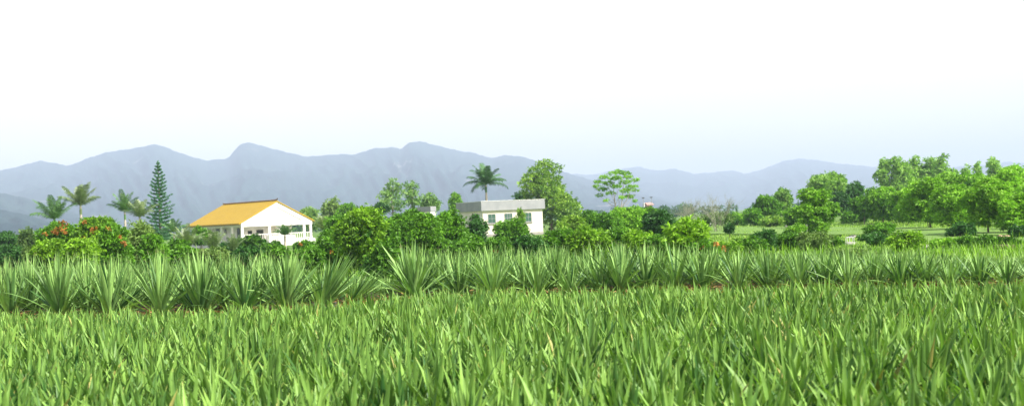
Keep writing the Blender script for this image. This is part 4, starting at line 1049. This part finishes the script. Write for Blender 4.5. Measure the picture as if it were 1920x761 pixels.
def slab_obj(px0, px1, py, hgt, label, mat='concrete', depth=1.4, seed=0):
    Y = ground_y((px0+px1)/2, py, 0); a = at(px0, py, Y)[0]; b = at(px1, py, Y)[0]
    rg = np.random.default_rng(seed); w = (b-a)/2; q = QB(); n = 14
    ring = [(math.cos(t)*w*(1+.12*rg.normal()), math.sin(t)*depth/2*(1+.12*rg.normal())) for t in np.linspace(0, 2*math.pi, n, endpoint=False)]
    for s in range(n):
        x0, y0 = ring[s]; x1, y1 = ring[(s+1) % n]
        q.add([(x0, y0, -.05), (x1, y1, -.05), (x1*.97, y1*.97, hgt), (x0*.97, y0*.97, hgt), (x0*.3, y0*.3, hgt+.02), (x1*.3, y1*.3, hgt+.02)], [(0, 1, 2, 3), (3, 2, 5, 4)])
    q.add([(x*.3, y*.3, hgt+.02) for x, y in ring[:4]], [(0, 1, 2, 3)]); 
    for k in range(0, n-2, 2): q.add([(ring[0][0]*.3, ring[0][1]*.3, hgt+.02)]+[(ring[j % n][0]*.3, ring[j % n][1]*.3, hgt+.02) for j in (k+1, k+2, k+3)], [(0, 1, 2, 3)])
    tag(link('stone_slab', q.mesh('stone_slab', M[mat]), None, (float((a+b)/2), float(Y), 0)), label, 'stone slab')
slab_obj(1553, 1606, 458, .1, 'pale concrete slab under the small white frame', seed=1)
slab_obj(1650, 1676, 442, .15, 'grey stone slab behind the rounded dark shrub', seed=2)
slab_obj(1590, 1608, 445, .12, 'narrow pale stone behind the small white frame', seed=3, depth=.8)
def boulder(px, py, r, label, seed):
    Y = 56.0; C = at(px, py, Y); rg = np.random.default_rng(seed); q = QB()
    nu, nv = 12, 8; V = []
    for i in range(nu):
        for j in range(nv):
            a = i/nu*6.283; b = (j/(nv-1)-.5)*math.pi*.98
            k = r*(1+.13*math.sin(a*3+seed)*math.cos(b*2)+.08*rg.normal()*(0 < j < nv-1))
            V.append((k*1.25*math.cos(b)*math.cos(a), k*math.cos(b)*math.sin(a), k*.85*math.sin(b)))
    Q = [(i*nv+j, ((i+1) % nu)*nv+j, ((i+1) % nu)*nv+j+1, i*nv+j+1) for i in range(nu) for j in range(nv-1)]
    q.add(V, Q); tag(link('boulder', q.mesh('boulder', M['stone']), None, (float(C[0]), Y, float(C[2]))), label, 'boulder', 'tan boulders')
# the boulders rest on a mound of earth among the shrubs
mC = at(1882, 452, 56.0)
slab_obj(1862, 1902, 466, max(.1, float(mC[2])), 'low earth mound carrying the tan boulders', 'earth', 1.2, 5)
boulder(1876, 444, .11, 'brownish boulder, left of two on the earth mound', 1); boulder(1888, 445, .13, 'paler tan boulder, right of two on the earth mound', 2)

# ------------------------------------------------------------------ haze, light, sky
SUNAZ, SUNEL = R(62), R(46)
s = Vector((math.sin(SUNAZ)*math.cos(SUNEL), -math.cos(SUNAZ)*math.cos(SUNEL), math.sin(SUNEL)))
ld = bpy.data.lights.new('sun', 'SUN'); ld.energy = 5.0; ld.angle = R(1.2); ld.color = (1, .955, .87)
sun = link('sun', ld); sun.rotation_euler = s.to_track_quat('Z', 'Y').to_euler()
hz = QB(); hz.box(-10800, 10800, -400, 11700, -1.5, 470)
hm, nt, out = new_mat('haze_air')
pv = N(nt, 'ShaderNodeVolumePrincipled'); pv.inputs['Color'].default_value = (.61, .745, .94, 1); pv.inputs['Density'].default_value = .00023; pv.inputs['Anisotropy'].default_value = 0
nt.links.new(pv.outputs[0], out.inputs['Volume'])
tag(link('haze', hz.mesh('haze', hm, False)), 'pale blue haze in front of the mountains', 'haze', kind='stuff')

w = bpy.data.worlds.new('World'); scn.world = w; w.use_nodes = True
nt = w.node_tree; nt.nodes.clear(); L = nt.links.new
out = N(nt, 'ShaderNodeOutputWorld'); bg = N(nt, 'ShaderNodeBackground')
sky = N(nt, 'ShaderNodeTexSky', sky_type='NISHITA', sun_disc=False, sun_elevation=SUNEL, sun_rotation=math.atan2(s.x, s.y), air_density=1.0, dust_density=3.0, ozone_density=1.0, altitude=0)
tc = N(nt, 'ShaderNodeTexCoord')
nz = N(nt, 'ShaderNodeTexNoise'); nz.inputs['Scale'].default_value = 2.2; nz.inputs['Detail'].default_value = 6
mp = N(nt, 'ShaderNodeMapping'); mp.inputs['Scale'].default_value = (1, 1, 3.5); L(tc.outputs['Generated'], mp.inputs[0]); L(mp.outputs[0], nz.inputs['Vector'])
# bright veil of thin cloud kept low, faded out overhead to cut fill light
veil = N(nt, 'ShaderNodeMix', data_type='RGBA'); veil.inputs['A'].default_value = (6.9, 6.35, 5.8, 1); veil.inputs['B'].default_value = (7.6, 7.0, 6.4, 1); L(nz.outputs['Fac'], veil.inputs['Factor'])
mx = N(nt, 'ShaderNodeMix', data_type='RGBA'); 
sxyz = N(nt, 'ShaderNodeSeparateXYZ'); L(tc.outputs['Generated'], sxyz.inputs[0])
fade = N(nt, 'ShaderNodeMapRange', interpolation_type='SMOOTHSTEP'); fade.inputs['From Min'].default_value = .22; fade.inputs['From Max'].default_value = .5; fade.inputs['To Min'].default_value = .88; fade.inputs['To Max'].default_value = .1
L(sxyz.outputs['Z'], fade.inputs['Value']); L(fade.outputs[0], mx.inputs['Factor']); L(sky.outputs[0], mx.inputs['A']); L(veil.outputs['Result'], mx.inputs['B'])
L(mx.outputs['Result'], bg.inputs['Color']); bg.inputs['Strength'].default_value = .1; L(bg.outputs[0], out.inputs['Surface'])

scn.view_settings.view_transform = 'Standard'; scn.view_settings.look = 'None'
scn.view_settings.exposure = 1.12; scn.view_settings.gamma = 1; scn.view_settings.use_curve_mapping = False
scn.render.engine = 'CYCLES'
scn.cycles.volume_bounces = 0; scn.cycles.max_bounces = 6; scn.cycles.diffuse_bounces = 3; scn.cycles.transmission_bounces = 4; scn.cycles.transparent_max_bounces = 8
scn.cycles.use_denoising = True
scn.cycles.sample_clamp_indirect = 8
